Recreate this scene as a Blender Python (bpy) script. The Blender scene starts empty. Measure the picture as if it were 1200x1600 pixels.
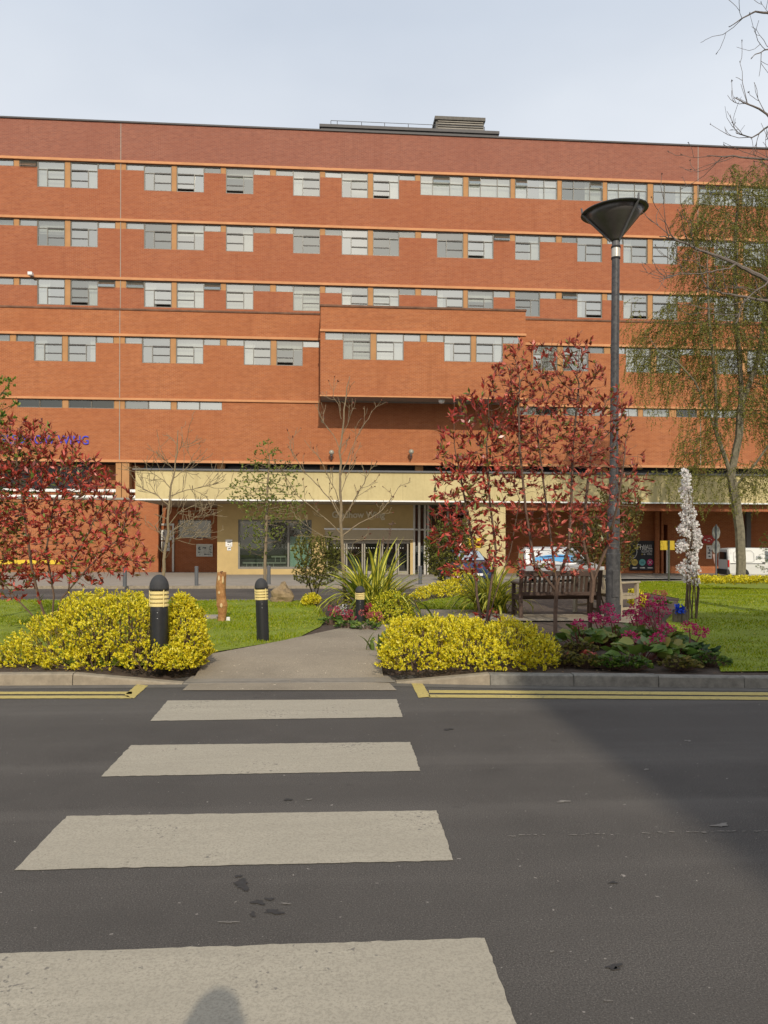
import bpy, bmesh, math, random
import numpy as np
from mathutils import Vector, Matrix

R = math.radians
PI = math.pi
rnd = random.Random(7)
rng = np.random.default_rng(11)
scene = bpy.context.scene
col = scene.collection

# ------------------------------------------------------------------ camera model (photo is 1200 x 1600)
FPX, CX, HY, EYE = 1200.0, 600.0, 845.0, 1.6
YAW, ROLL = R(4.1), 0.0031
CAMM = Matrix.Rotation(-YAW, 3, 'Z') @ Matrix.Rotation(R(90), 3, 'X') @ Matrix.Rotation(ROLL, 3, 'Z')
CAMP = Vector((0, 0, EYE))

def ray(u, v):
    return CAMM @ Vector(((u - CX) / FPX, -(v - HY) / FPX, -1.0))      # camera depth 1

def at_depth(u, v, d):
    return CAMP + ray(u, v) * d

def at_plane(u, v, Y):
    r = ray(u, v)
    return CAMP + r * (Y / r.y)

def zg(Y):                                   # level of the roads: flat, then falling gently to the building
    if Y <= 19: return 0.0
    if Y <= 31: return -0.3 * (Y - 19) / 12
    if Y <= 49: return -0.3 - 0.14 * (Y - 31) / 18
    return -0.44

GARDEN = 0.12
def ground(u, v, off=GARDEN):
    r = ray(u, v); z = off
    for _ in range(40):
        p = CAMP + r * ((z - EYE) / r.z)
        z = zg(p.y) + off
    return Vector((p.x, p.y, z))

def depth_of(p):
    return (CAMM.transposed() @ (Vector(p) - CAMP)).z * -1

# ------------------------------------------------------------------ node materials
def new_mat(name):
    m = bpy.data.materials.new(name); m.use_nodes = True
    nt = m.node_tree; nt.nodes.clear()
    return m, nt

def nd(nt, typ, **kw):
    n = nt.nodes.new(typ)
    for k, v in kw.items():
        if k in n.inputs: n.inputs[k].default_value = v
        else: setattr(n, k, v)
    return n

def ramp(nt, fac, stops):
    r = nt.nodes.new('ShaderNodeValToRGB')
    el = r.color_ramp.elements
    while len(el) < len(stops): el.new(0.5)
    for e, (p, c) in zip(el, stops):
        e.position = p; e.color = (c[0], c[1], c[2], 1)
    nt.links.new(fac, r.inputs[0])
    return r.outputs[0]

def mixc(nt, fac, a, b, typ='MIX'):
    n = nt.nodes.new('ShaderNodeMix'); n.data_type = 'RGBA'; n.blend_type = typ
    for s, val in ((0, fac), (6, a), (7, b)):
        if hasattr(val, 'links'): nt.links.new(val, n.inputs[s])
        elif s == 0: n.inputs[0].default_value = val
        else: n.inputs[s].default_value = (val[0], val[1], val[2], 1)
    return n.outputs[2]

def obj_co(nt):
    return nt.nodes.new('ShaderNodeTexCoord').outputs['Object']

def noise(nt, vec, scale, detail=4, rough=0.55, out='Fac'):
    n = nd(nt, 'ShaderNodeTexNoise', Scale=scale, Detail=detail, Roughness=rough)
    if vec is not None: nt.links.new(vec, n.inputs['Vector'])
    return n.outputs[out]

def finish(nt, colr, rough=0.6, spec=0.5, metal=0.0, bump=None, bump_d=0.01, bump_s=0.5):
    b = nd(nt, 'ShaderNodeBsdfPrincipled', Roughness=rough, Metallic=metal)
    b.inputs['Specular IOR Level'].default_value = spec
    if hasattr(colr, 'links'): nt.links.new(colr, b.inputs['Base Color'])
    else: b.inputs['Base Color'].default_value = (colr[0], colr[1], colr[2], 1)
    if bump is not None:
        bp = nd(nt, 'ShaderNodeBump', Strength=bump_s, Distance=bump_d)
        nt.links.new(bump, bp.inputs['Height']); nt.links.new(bp.outputs[0], b.inputs['Normal'])
    o = nt.nodes.new('ShaderNodeOutputMaterial')
    nt.links.new(b.outputs[0], o.inputs[0])
    return b

def plain(name, c, rough=0.6, spec=0.5, metal=0.0, var=0.18, scale=6.0, bump=0.0):
    """one colour broken up by two scales of noise"""
    m, nt = new_mat(name); co = obj_co(nt)
    n1 = noise(nt, co, scale, 6, 0.65); n2 = noise(nt, co, scale * 9, 3)
    lo = tuple(x * (1 - var) for x in c); hi = tuple(min(1, x * (1 + var)) for x in c)
    c1 = ramp(nt, n1, [(0.3, lo), (0.7, hi)])
    c2 = mixc(nt, n2, c1, tuple(x * (1 - var * .6) for x in c))
    c3 = mixc(nt, 0.5, c1, c2)
    finish(nt, c3, rough, spec, metal, n2 if bump else None, bump or 0.01)
    return m

def leaf_mat(name, stops, rough=0.45, trans=0.3, spec=0.4):
    """each leaf is its own island and takes its own colour from the ramp"""
    m, nt = new_mat(name)
    g = nt.nodes.new('ShaderNodeNewGeometry')
    c = ramp(nt, g.outputs['Random Per Island'], stops)
    b = nd(nt, 'ShaderNodeBsdfPrincipled', Roughness=rough)
    b.inputs['Specular IOR Level'].default_value = spec
    nt.links.new(c, b.inputs['Base Color'])
    t = nt.nodes.new('ShaderNodeBsdfTranslucent'); nt.links.new(c, t.inputs[0])
    mx = nt.nodes.new('ShaderNodeMixShader'); mx.inputs[0].default_value = trans
    nt.links.new(b.outputs[0], mx.inputs[1]); nt.links.new(t.outputs[0], mx.inputs[2])
    o = nt.nodes.new('ShaderNodeOutputMaterial'); nt.links.new(mx.outputs[0], o.inputs[0])
    return m

def brick_mat(name, c1, c2, mortar, stain=(0.5, 0.5, 0.5)):
    m, nt = new_mat(name)
    co = obj_co(nt)
    sx = nt.nodes.new('ShaderNodeSeparateXYZ'); nt.links.new(co, sx.inputs[0])
    ad = nd(nt, 'ShaderNodeMath', operation='ADD'); nt.links.new(sx.outputs[0], ad.inputs[0]); nt.links.new(sx.outputs[1], ad.inputs[1])
    cb = nt.nodes.new('ShaderNodeCombineXYZ'); nt.links.new(ad.outputs[0], cb.inputs[0]); nt.links.new(sx.outputs[2], cb.inputs[1])
    bt = nd(nt, 'ShaderNodeTexBrick', Scale=1.0)
    bt.inputs['Color1'].default_value = (*c1, 1); bt.inputs['Color2'].default_value = (*c2, 1); bt.inputs['Mortar'].default_value = (*mortar, 1)
    bt.inputs['Brick Width'].default_value = 0.235; bt.inputs['Row Height'].default_value = 0.078
    bt.inputs['Mortar Size'].default_value = 0.009; bt.inputs['Bias'].default_value = 0.0
    nt.links.new(cb.outputs[0], bt.inputs['Vector'])
    # courses that weather in long streaks, and broad blotches
    mp = nd(nt, 'ShaderNodeMapping'); mp.inputs['Scale'].default_value = (0.35, 0.35, 4.5); nt.links.new(co, mp.inputs[0])
    s1 = noise(nt, mp.outputs[0], 1.2, 5, 0.7); s2 = noise(nt, co, 0.25, 5, 0.6); s3 = noise(nt, co, 3.0, 4, 0.7)
    a = mixc(nt, ramp(nt, s1, [(0.4, (0, 0, 0)), (0.75, (.4, .4, .4))]), bt.outputs[0], tuple(x * 0.74 for x in c1))
    mq = nd(nt, 'ShaderNodeMapping'); mq.inputs['Scale'].default_value = (2.2, 2.2, 6.5); nt.links.new(co, mq.inputs[0])
    q1 = noise(nt, mq.outputs[0], 1.0, 3, .75)
    a = mixc(nt, ramp(nt, q1, [(.36, (.30, .30, .30)), (.52, (0, 0, 0))]), a, tuple(x * .72 for x in c2))
    a = mixc(nt, ramp(nt, q1, [(.52, (0, 0, 0)), (.70, (.26, .26, .26))]), a, tuple(min(1, x * 1.22) for x in c1))
    mv = nd(nt, 'ShaderNodeMapping'); mv.inputs['Scale'].default_value = (1.5, 1.5, .10); nt.links.new(co, mv.inputs[0])
    a = mixc(nt, ramp(nt, noise(nt, mv.outputs[0], 1.0, 5, .7), [(.54, (0, 0, 0)), (.78, (.42, .42, .42))]), a, tuple(x * .66 for x in c2))
    b = mixc(nt, ramp(nt, s2, [(0.35, (0, 0, 0)), (0.7, (.5, .5, .5))]), a, c2)
    c = mixc(nt, ramp(nt, s3, [(0.5, (0, 0, 0)), (0.8, (.35, .35, .35))]), b, stain)
    finish(nt, c, 0.85, 0.25, 0, bt.outputs['Fac'], -0.004, 0.4)
    return m

def asphalt_mat(name, c, dark=0.7, light=2.6, patch=True, grain=.72):
    m, nt = new_mat(name); co = obj_co(nt)
    big = noise(nt, co, 0.35, 5, 0.6); mid = noise(nt, co, 2.5, 5, 0.65); fine = noise(nt, co, 130, 3, 0.75); grit = noise(nt, co, 160, 2, 0.6)
    base = ramp(nt, big, [(0.35, tuple(x * dark for x in c)), (0.5, c), (0.68, tuple(x * 1.2 for x in c))])
    base = mixc(nt, ramp(nt, mid, [(0.35, (0, 0, 0)), (0.75, (.5, .5, .5))]), base, tuple(x * 1.3 for x in c))
    base = mixc(nt, ramp(nt, fine, [(0.42, (grain,) * 3), (0.58, (0, 0, 0))]), base, tuple(x * 0.36 for x in c))
    chip = ramp(nt, grit, [(0.61, (0, 0, 0)), (0.70, (grain,) * 3)])
    base = mixc(nt, chip, base, tuple(x * light for x in c))
    rare = ramp(nt, noise(nt, co, 28, 2, 0.5), [(0.72, (0, 0, 0)), (0.75, (.8, .8, .8))])
    base = mixc(nt, rare, base, tuple(x * 3.2 for x in c))
    if patch:
        mt = nd(nt, 'ShaderNodeMapping'); mt.inputs['Scale'].default_value = (.045, .85, 1); nt.links.new(co, mt.inputs[0])
        tr = noise(nt, mt.outputs[0], 1.0, 4, .6)
        base = mixc(nt, ramp(nt, tr, [(.40, (.5, .5, .5)), (.52, (0, 0, 0))]), base, tuple(x * .72 for x in c))
        base = mixc(nt, ramp(nt, tr, [(.52, (0, 0, 0)), (.66, (.45, .45, .45))]), base, tuple(x * 1.4 for x in c))
    if patch:      # oil and gum spots
        oil = ramp(nt, noise(nt, co, 3.1, 3, 0.5), [(0.70, (0, 0, 0)), (0.76, (.7, .7, .7))])
        base = mixc(nt, oil, base, tuple(x * 0.45 for x in c))
    finish(nt, base, 0.88, 0.25, 0, fine, 0.004, 0.3)
    return m

def paint_mat(name, c, under, wear=0.5, grime=0.8):
    """road paint: worn through to the asphalt in flecks, scuffed along the road"""
    m, nt = new_mat(name); co = obj_co(nt)
    mp = nd(nt, 'ShaderNodeMapping'); mp.inputs['Scale'].default_value = (0.6, 5.0, 1); nt.links.new(co, mp.inputs[0])
    streak = noise(nt, mp.outputs[0], 2.0, 6, 0.7); big = noise(nt, co, 1.3, 5, 0.65); fine = noise(nt, co, 85, 3, 0.75); pit = noise(nt, co, 34, 3, 0.6); pock = noise(nt, co, 55, 4, 0.7)
    a = ramp(nt, streak, [(0.3, tuple(x * grime for x in c)), (0.65, c)])
    a = mixc(nt, ramp(nt, big, [(0.35, (.7, .7, .7)), (0.65, (0, 0, 0))]), a, tuple(x * (grime + .04) for x in c))
    a = mixc(nt, ramp(nt, fine, [(0.38, (.8, .8, .8)), (0.55, (0, 0, 0))]), a, tuple(x * 0.66 for x in c))
    zone = ramp(nt, noise(nt, co, 4.5, 4, .65), [(.42, (0, 0, 0)), (.60, (1, 1, 1))])
    pk = ramp(nt, pock, [(.60, (0, 0, 0)), (.66, (.8, .8, .8))])
    a = mixc(nt, mixc(nt, 1.0, pk, zone, 'MULTIPLY'), a, tuple(x * .42 for x in c))
    worn = nd(nt, 'ShaderNodeMath', operation='MULTIPLY'); nt.links.new(pit, worn.inputs[0]); nt.links.new(big, worn.inputs[1])
    wf = ramp(nt, worn.outputs[0], [(0.36 - 0.06 * wear, (0, 0, 0)), (0.40 - 0.06 * wear, (1, 1, 1))])
    a = mixc(nt, wf, a, under)
    finish(nt, a, 0.8, 0.3, 0, fine, 0.003, 0.6)
    return m

# ------------------------------------------------------------------ mesh building
class MB:
    def __init__(self): self.v = []; self.f = []; self.mi = []
    def add(self, vs, fs, mi=0):
        k = len(self.v); self.v += [tuple(p) for p in vs]
        for f in fs: self.f.append(tuple(i + k for i in f)); self.mi.append(mi)
        return self
    def box(self, x0, x1, y0, y1, z0, z1, mi=0):
        vs = [(x, y, z) for z in (z0, z1) for y in (y0, y1) for x in (x0, x1)]
        return self.add(vs, [(0, 2, 3, 1), (4, 5, 7, 6), (0, 1, 5, 4), (2, 6, 7, 3), (0, 4, 6, 2), (1, 3, 7, 5)], mi)
    def quad(self, a, b, c, d, mi=0): return self.add([a, b, c, d], [(0, 1, 2, 3)], mi)
    def prism(self, poly, z0, z1, mi=0):
        n = len(poly)
        vs = [(p[0], p[1], z0) for p in poly] + [(p[0], p[1], z1) for p in poly]
        fs = [tuple(range(n - 1, -1, -1)), tuple(range(n, 2 * n))] + [(i, (i + 1) % n, n + (i + 1) % n, n + i) for i in range(n)]
        return self.add(vs, fs, mi)
    def lathe(self, prof, c=(0, 0, 0), seg=24, mi=0, cap=True):
        vs = []; fs = []
        for r, z in prof:
            for i in range(seg):
                a = 2 * PI * i / seg
                vs.append((c[0] + r * math.cos(a), c[1] + r * math.sin(a), c[2] + z))
        for j in range(len(prof) - 1):
            for i in range(seg):
                k = (i + 1) % seg
                fs.append((j * seg + i, j * seg + k, (j + 1) * seg + k, (j + 1) * seg + i))
        if cap:
            fs.append(tuple(range(seg - 1, -1, -1))); fs.append(tuple(range((len(prof) - 1) * seg, len(prof) * seg)))
        return self.add(vs, fs, mi)
    def tube(self, pts, rad, sides=6, mi=0, cap=True):
        pts = [Vector(p) for p in pts]; n = len(pts)
        if not hasattr(rad, '__len__'): rad = [rad] * n
        vs = []; fs = []; ref = None
        for i, p in enumerate(pts):
            t = (pts[min(i + 1, n - 1)] - pts[max(i - 1, 0)])
            if t.length < 1e-9: t = Vector((0, 0, 1))
            t.normalize()
            if ref is None:
                ref = t.cross(Vector((0.31, 0.92, 0.23)))
                if ref.length < 1e-3: ref = t.cross(Vector((1, 0, 0)))
            ref = (ref - t * ref.dot(t)); ref.normalize(); b = t.cross(ref)
            for s in range(sides):
                a = 2 * PI * s / sides
                vs.append(p + (ref * math.cos(a) + b * math.sin(a)) * rad[i])
        for i in range(n - 1):
            for s in range(sides):
                k = (s + 1) % sides
                fs.append((i * sides + s, i * sides + k, (i + 1) * sides + k, (i + 1) * sides + s))
        if cap:
            fs.append(tuple(range(sides - 1, -1, -1))); fs.append(tuple((n - 1) * sides + s for s in range(sides)))
        return self.add(vs, fs, mi)
    def loft(self, rings, mi=0, cap=True):
        m = len(rings[0]); vs = [p for r in rings for p in r]; fs = []
        for i in range(len(rings) - 1):
            for s in range(m):
                k = (s + 1) % m
                fs.append((i * m + s, i * m + k, (i + 1) * m + k, (i + 1) * m + s))
        if cap:
            fs.append(tuple(range(m - 1, -1, -1))); fs.append(tuple((len(rings) - 1) * m + s for s in range(m)))
        return self.add(vs, fs, mi)

def wpos(o):
    p = Vector((0, 0, 0))
    while o is not None:
        p += o.location; o = o.parent
    return p

def link_mesh(name, verts, faces, mats, parent=None, local=False, smooth=False, mi=None, bevel=0.0):
    me = bpy.data.meshes.new(name)
    V = np.asarray(verts, dtype=np.float32).reshape(-1, 3)
    if parent is not None and not local:
        V = V - np.array(wpos(parent), dtype=np.float32)
    if isinstance(faces, np.ndarray):
        nf, k = faces.shape
        me.vertices.add(len(V)); me.vertices.foreach_set('co', V.ravel())
        me.loops.add(nf * k); me.loops.foreach_set('vertex_index', faces.astype(np.int32).ravel())
        me.polygons.add(nf); me.polygons.foreach_set('loop_start', np.arange(0, nf * k, k, dtype=np.int32))
        me.update(calc_edges=True)
    else:
        me.from_pydata(V.tolist(), [], faces); me.update()
    for m in (mats if isinstance(mats, (list, tuple)) else [mats]): me.materials.append(m)
    if mi is not None and any(mi):
        me.polygons.foreach_set('material_index', np.asarray(mi, dtype=np.int32))
    if smooth: me.polygons.foreach_set('use_smooth', np.ones(len(me.polygons), dtype=bool))
    o = bpy.data.objects.new(name, me); col.objects.link(o)
    if parent is not None: o.parent = parent
    if bevel:
        b = o.modifiers.new('edge', 'BEVEL'); b.width = bevel; b.segments = 2; b.limit_method = 'ANGLE'; b.angle_limit = R(40)
    return o

def put(name, mb, mats, parent=None, **kw):
    return link_mesh(name, mb.v, mb.f, mats, parent, mi=mb.mi, **kw)

def thing(name, label, cat, loc=(0, 0, 0), rz=0.0, group=None):
    o = bpy.data.objects.new(name, None); col.objects.link(o)
    o.empty_display_size = 0.2
    o.location = loc; o.rotation_euler = (0, 0, rz); tag(o, label, cat, group)
    return o

def tag(o, label, cat, group=None):
    o['label'] = label; o['category'] = cat
    if group: o['group'] = group
    return o

def setting(o, kind='structure'):
    o['kind'] = kind; return o

def sheet(name, poly, mat, off, cuts=(19.0, 31.0, 49.0), grid=0.0, wob=0.0, parent=None):
    """a flat polygon (x, y) laid on the falling ground at height off, cut where the ground bends"""
    bm = bmesh.new()
    f = bm.faces.new([bm.verts.new((p[0], p[1], 0)) for p in poly])
    ys = [p[1] for p in poly]; xs = [p[0] for p in poly]
    planes = [((0, y, 0), (0, 1, 0)) for y in cuts]
    if grid:
        y = min(ys) + grid
        while y < max(ys): planes.append(((0, y, 0), (0, 1, 0))); y += grid
        x = min(xs) + grid
        while x < max(xs): planes.append(((x, 0, 0), (1, 0, 0))); x += grid
    for co, no in planes:
        bmesh.ops.bisect_plane(bm, geom=bm.verts[:] + bm.edges[:] + bm.faces[:], plane_co=co, plane_no=no, dist=1e-5)
    bmesh.ops.triangulate(bm, faces=[f for f in bm.faces if len(f.verts) > 4])
    for v in bm.verts:
        w = wob * (math.sin(v.co.x * 2.3 + v.co.y) + math.sin(v.co.y * 3.1 - v.co.x * .7)) * .5 if wob else 0
        v.co.z = zg(v.co.y) + off + w
    bmesh.ops.recalc_face_normals(bm, faces=bm.faces[:])
    if sum(f.normal.z for f in bm.faces) < 0: bmesh.ops.reverse_faces(bm, faces=bm.faces[:])
    me = bpy.data.meshes.new(name); bm.to_mesh(me); bm.free()
    me.materials.append(mat)
    o = bpy.data.objects.new(name, me); col.objects.link(o)
    if parent is not None: o.parent = parent
    return o

# ------------------------------------------------------------------ leaves and branches
def leaf_quads(P, D, N, L, W, fold=0.18):
    """rhombic leaves: base P, axis D, normal N, lengths L and widths W"""
    P = np.asarray(P, float); n = len(P)
    D = D / (np.linalg.norm(D, axis=1, keepdims=True) + 1e-9)
    S = np.cross(D, N); S /= (np.linalg.norm(S, axis=1, keepdims=True) + 1e-9)
    N2 = np.cross(S, D)
    L = np.broadcast_to(L, (n,))[:, None]; W = np.broadcast_to(W, (n,))[:, None]
    V = np.empty((n, 4, 3))
    V[:, 0] = P
    V[:, 1] = P + D * L * .5 + S * W * .5 + N2 * W * fold
    V[:, 2] = P + D * L
    V[:, 3] = P + D * L * .5 - S * W * .5 + N2 * W * fold
    F = np.arange(4 * n).reshape(n, 4)
    return V.reshape(-1, 3), F

def rdir(n, g=rng):
    v = g.normal(size=(n, 3)); return v / np.linalg.norm(v, axis=1, keepdims=True)

def leaves_obj(name, P, D, N, L, W, mat, parent, fold=0.18):
    V, F = leaf_quads(P, D, N, L, W, fold)
    return link_mesh(name, V, F, mat, parent)

def colonize(trunks, attr, step, di, dk, maxit=120, tropism=(0, 0, 0), g=rng):
    """space colonisation: trunks = list of polylines (the first node of later ones joins the nearest node); returns positions, parents"""
    pos = []; par = []
    for k, pl in enumerate(trunks):
        pl = [np.array(p, float) for p in pl]
        if k == 0: last = -1
        else:
            d = [np.linalg.norm(q - pl[0]) for q in pos]; last = int(np.argmin(d)); pl = pl[1:] if d[last] < step else pl
        for i, p in enumerate(pl):
            if last >= 0:
                seg = p - pos[last]; m = max(1, int(np.linalg.norm(seg) / step + .5))
                a = pos[last]
                for j in range(1, m + 1):
                    pos.append(a + seg * j / m); par.append(last); last = len(pos) - 1
            else:
                pos.append(p); par.append(-1); last = len(pos) - 1
    A = np.array(attr, float); trop = np.array(tropism, float)
    pa = np.array(pos); near = np.zeros(len(A), int); nd_ = np.full(len(A), 1e9)
    for s in range(0, len(pa)):
        d = np.linalg.norm(A - pa[s], axis=1); c = d < nd_; near[c] = s; nd_[c] = d[c]
    alive = nd_ > dk; seen = {}
    for it in range(maxit):
        act = alive & (nd_ < di)
        if not act.any():
            if not alive.any(): break
            act = alive & (nd_ < nd_[alive].min() + step)
        idx = near[act]; vec = A[act] - np.array(pos)[idx]
        vec /= (np.linalg.norm(vec, axis=1, keepdims=True) + 1e-9)
        new = []
        for i in np.unique(idx):
            v = vec[idx == i].sum(0) + trop + g.normal(size=3) * .12
            l = np.linalg.norm(v)
            if l < 1e-6: continue
            v /= l
            key = i
            prev = seen.get(key, [])
            if any(np.dot(v, q) > .985 for q in prev) or len(prev) > 4:
                mine = np.where(act)[0][idx == i]; w = A[mine] - pos[i]; dl = np.linalg.norm(w, axis=1); j = int(np.argmin(dl)); v = w[j] / dl[j]
                if len(prev) > 5 or any(np.dot(v, q) > .97 for q in prev): alive[mine[j]] = False; continue
            seen[key] = prev + [v]
            new.append((pos[i] + v * step, i))
        if not new: 
            di *= 1.3
            if it > 10 and di > 50: break
            continue
        for p, i in new:
            pos.append(p); par.append(int(i)); k = len(pos) - 1
            d = np.linalg.norm(A - p, axis=1); c = d < nd_; near[c] = k; nd_[c] = d[c]
        alive &= nd_ > dk
    return np.array(pos), np.array(par)

def skeleton(pos, par, r_tip, power=2.3, r_max=None, sides=5, min_main=None):
    """tapered branch mesh from a node tree; also returns radii, children count and distance from the tips"""
    n = len(pos); kids = [[] for _ in range(n)]
    for i, p in enumerate(par):
        if p >= 0: kids[p].append(i)
    acc = np.zeros(n); tipd = np.zeros(n, int)
    for i in range(n - 1, -1, -1):
        if not kids[i]: acc[i] = r_tip ** power
        else:
            acc[i] = sum(acc[k] for k in kids[i]); tipd[i] = 1 + min(tipd[k] for k in kids[i])
    rad = acc ** (1 / power)
    if r_max is not None and rad[0] > 0:
        k = math.log(r_max / r_tip) / max(1e-6, math.log(rad[0] / r_tip)) if rad[0] > r_tip * 1.01 else 1
        rad = r_tip * (rad / r_tip) ** k
    mb = MB(); done = np.zeros(n, bool)
    for s in range(n):
        starts = [s] if par[s] < 0 else []
        if starts:
            stack = [(None, s)]
            while stack:
                fr, i = stack.pop()
                chain = [] if fr is None else [fr]
                j = i
                while True:
                    chain.append(j)
                    if not kids[j]: break
                    ks = sorted(kids[j], key=lambda q: -acc[q])
                    for q in ks[1:]: stack.append((j, q))
                    j = ks[0]
                rr = [rad[c] for c in chain]
                if fr is not None: rr[0] = rad[chain[1]]
                if len(chain) > 1:
                    sd = sides if rr[0] > r_tip * 2.5 else max(3, sides - 2)
                    mb.tube([pos[c] for c in chain], rr, sd, cap=False)
    return mb, rad, kids, tipd

def ell_points(n, c, r, g=rng, shell=0.0):
    v = rdir(n, g); q = (shell + (1 - shell) * g.random(n) ** (1 / 3))[:, None]
    return np.array(c) + v * q * np.array(r)
# ================================================================== materials
M = {}
M['brick'] = brick_mat('brick', (.375, .122, .050), (.30, .090, .041), (.40, .21, .13), (.43, .18, .095))
M['brick_top'] = brick_mat('brick_hazed', (.32, .117, .072), (.25, .088, .058), (.34, .19, .14), (.26, .12, .095))  # haze over the top of the facade is put into this pinker brick colour
M['brick_low'] = brick_mat('brick_lower', (.415, .142, .050), (.33, .103, .040), (.45, .24, .135), (.49, .20, .095))
M['ledge'] = plain('ledge_paint', (.56, .268, .125), .75, .25, var=.16, scale=1.0)
M['ochre'] = plain('ochre_render', (.44, .235, .105), .85, .2, var=.14, scale=1.5)
M['coping'] = plain('weathered_coping', (.17, .085, .05), .9, var=.5, scale=1.4)
M['lead'] = plain('dark_flashing', (.06, .055, .055), .6, var=.2)
M['cream'] = plain('cream_stone', (.54, .425, .20), .8, var=.10, scale=.8, bump=.004)
def stone_mat(name, c, dirt, joints=1.9):
    m, nt = new_mat(name); co = obj_co(nt)
    mp = nd(nt, 'ShaderNodeMapping'); mp.inputs['Scale'].default_value = (3.2, 3.2, .22); nt.links.new(co, mp.inputs[0])
    st = noise(nt, mp.outputs[0], 1.0, 6, .7); big = noise(nt, co, .5, 5, .6); fi = noise(nt, co, 7, 5, .7)
    a = ramp(nt, big, [(.3, tuple(x * .86 for x in c)), (.7, tuple(x * 1.06 for x in c))])
    a = mixc(nt, ramp(nt, st, [(.52, (0, 0, 0)), (.75, (.6, .6, .6))]), a, dirt)
    a = mixc(nt, ramp(nt, fi, [(.45, (0, 0, 0)), (.8, (.35, .35, .35))]), a, dirt)
    sx = nt.nodes.new('ShaderNodeSeparateXYZ'); nt.links.new(co, sx.inputs[0])
    md = nd(nt, 'ShaderNodeMath', operation='PINGPONG'); nt.links.new(sx.outputs[0], md.inputs[0]); md.inputs[1].default_value = joints
    a = mixc(nt, ramp(nt, md.outputs[0], [(.0, (.5, .5, .5)), (.012, (0, 0, 0))]), a, tuple(x * .45 for x in dirt))
    finish(nt, a, .85, .25, 0, fi, .004)
    return m
M['cream'] = stone_mat('cream_stone', (.57, .475, .25), (.38, .29, .14))
M['cream_wall'] = plain('cream_stone_wall', (.52, .38, .17), .85, var=.14, scale=1.2, bump=.004)
M['frame'] = plain('window_frame_metal', (.20, .19, .165), .5, var=.1)
M['frame_dark'] = plain('dark_frame', (.05, .045, .04), .5)
M['alu'] = plain('pale_aluminium', (.52, .50, .45), .4, metal=.3, var=.06)
M['white'] = plain('white_paint', (.78, .78, .76), .5, var=.05)
M['curtain'] = plain('net_curtain', (.62, .62, .58), .9, var=.06)
M['curtain_b'] = plain('blind_fabric', (.47, .46, .40), .9, var=.06)
M['curtain_c'] = plain('white_curtain', (.76, .76, .73), .9, var=.05)
M['room'] = plain('room_interior', (.22, .22, .20), .9, var=.25, scale=.5)
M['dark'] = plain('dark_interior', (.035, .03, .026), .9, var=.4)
M['rail_white'] = plain('white_rail', (.8, .8, .78), .4, var=.04)
M['conc'] = plain('grey_concrete', (.30, .275, .235), .9, var=.18, scale=2, bump=.004)
M['steel_grey'] = plain('grey_steel', (.11, .11, .115), .5, var=.12)
M['post_grey'] = plain('post_grey', (.10, .105, .11), .55, var=.1)
M['black'] = plain('black_paint', (.018, .019, .021), .42, var=.2, scale=20)
M['cap_black'] = plain('cast_cap', (.038, .038, .04), .75, var=.2, scale=30, bump=.002)
M['louvre'] = plain('bollard_louvre', (.74, .60, .25), .5, var=.12)
M['rubber'] = plain('rubber', (.02, .02, .02), .8)
M['chrome'] = plain('wheel_metal', (.5, .5, .5), .35, metal=.7, var=.15)

def glass_mat(name, refl, tint, trans):
    m, nt = new_mat(name)
    g = nd(nt, 'ShaderNodeBsdfGlossy', Roughness=0.03); g.inputs[0].default_value = (.93, .93, .86, 1)
    t = nt.nodes.new('ShaderNodeBsdfTransparent'); t.inputs[0].default_value = (*trans, 1)
    d = nt.nodes.new('ShaderNodeBsdfDiffuse'); d.inputs[0].default_value = (*tint, 1)
    geo = nt.nodes.new('ShaderNodeNewGeometry')
    m1 = nt.nodes.new('ShaderNodeMixShader'); m1.inputs[0].default_value = .28
    nt.links.new(t.outputs[0], m1.inputs[1]); nt.links.new(d.outputs[0], m1.inputs[2])
    lw = nd(nt, 'ShaderNodeLayerWeight', Blend=0.25)
    mr = nd(nt, 'ShaderNodeMapRange'); mr.inputs[3].default_value = refl; mr.inputs[4].default_value = 1.0
    nt.links.new(lw.outputs['Fresnel'], mr.inputs[0])
    m2 = nt.nodes.new('ShaderNodeMixShader'); nt.links.new(mr.outputs[0], m2.inputs[0])
    nt.links.new(m1.outputs[0], m2.inputs[1]); nt.links.new(g.outputs[0], m2.inputs[2])
    o = nt.nodes.new('ShaderNodeOutputMaterial'); nt.links.new(m2.outputs[0], o.inputs[0])
    return m
M['glass'] = glass_mat('window_glass', .39, (.34, .35, .31), (.82, .86, .82))
M['glass_b'] = glass_mat('window_glass', .26, (.26, .27, .24), (.8, .84, .8))
M['glass_c'] = glass_mat('window_glass', .47, (.33, .34, .31), (.8, .85, .8))
M['glass_dark'] = glass_mat('tinted_glass', .10, (.02, .025, .022), (.45, .5, .46))
M['glass_green'] = glass_mat('shopfront_glass', .07, (.05, .065, .05), (.6, .7, .62))

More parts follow.
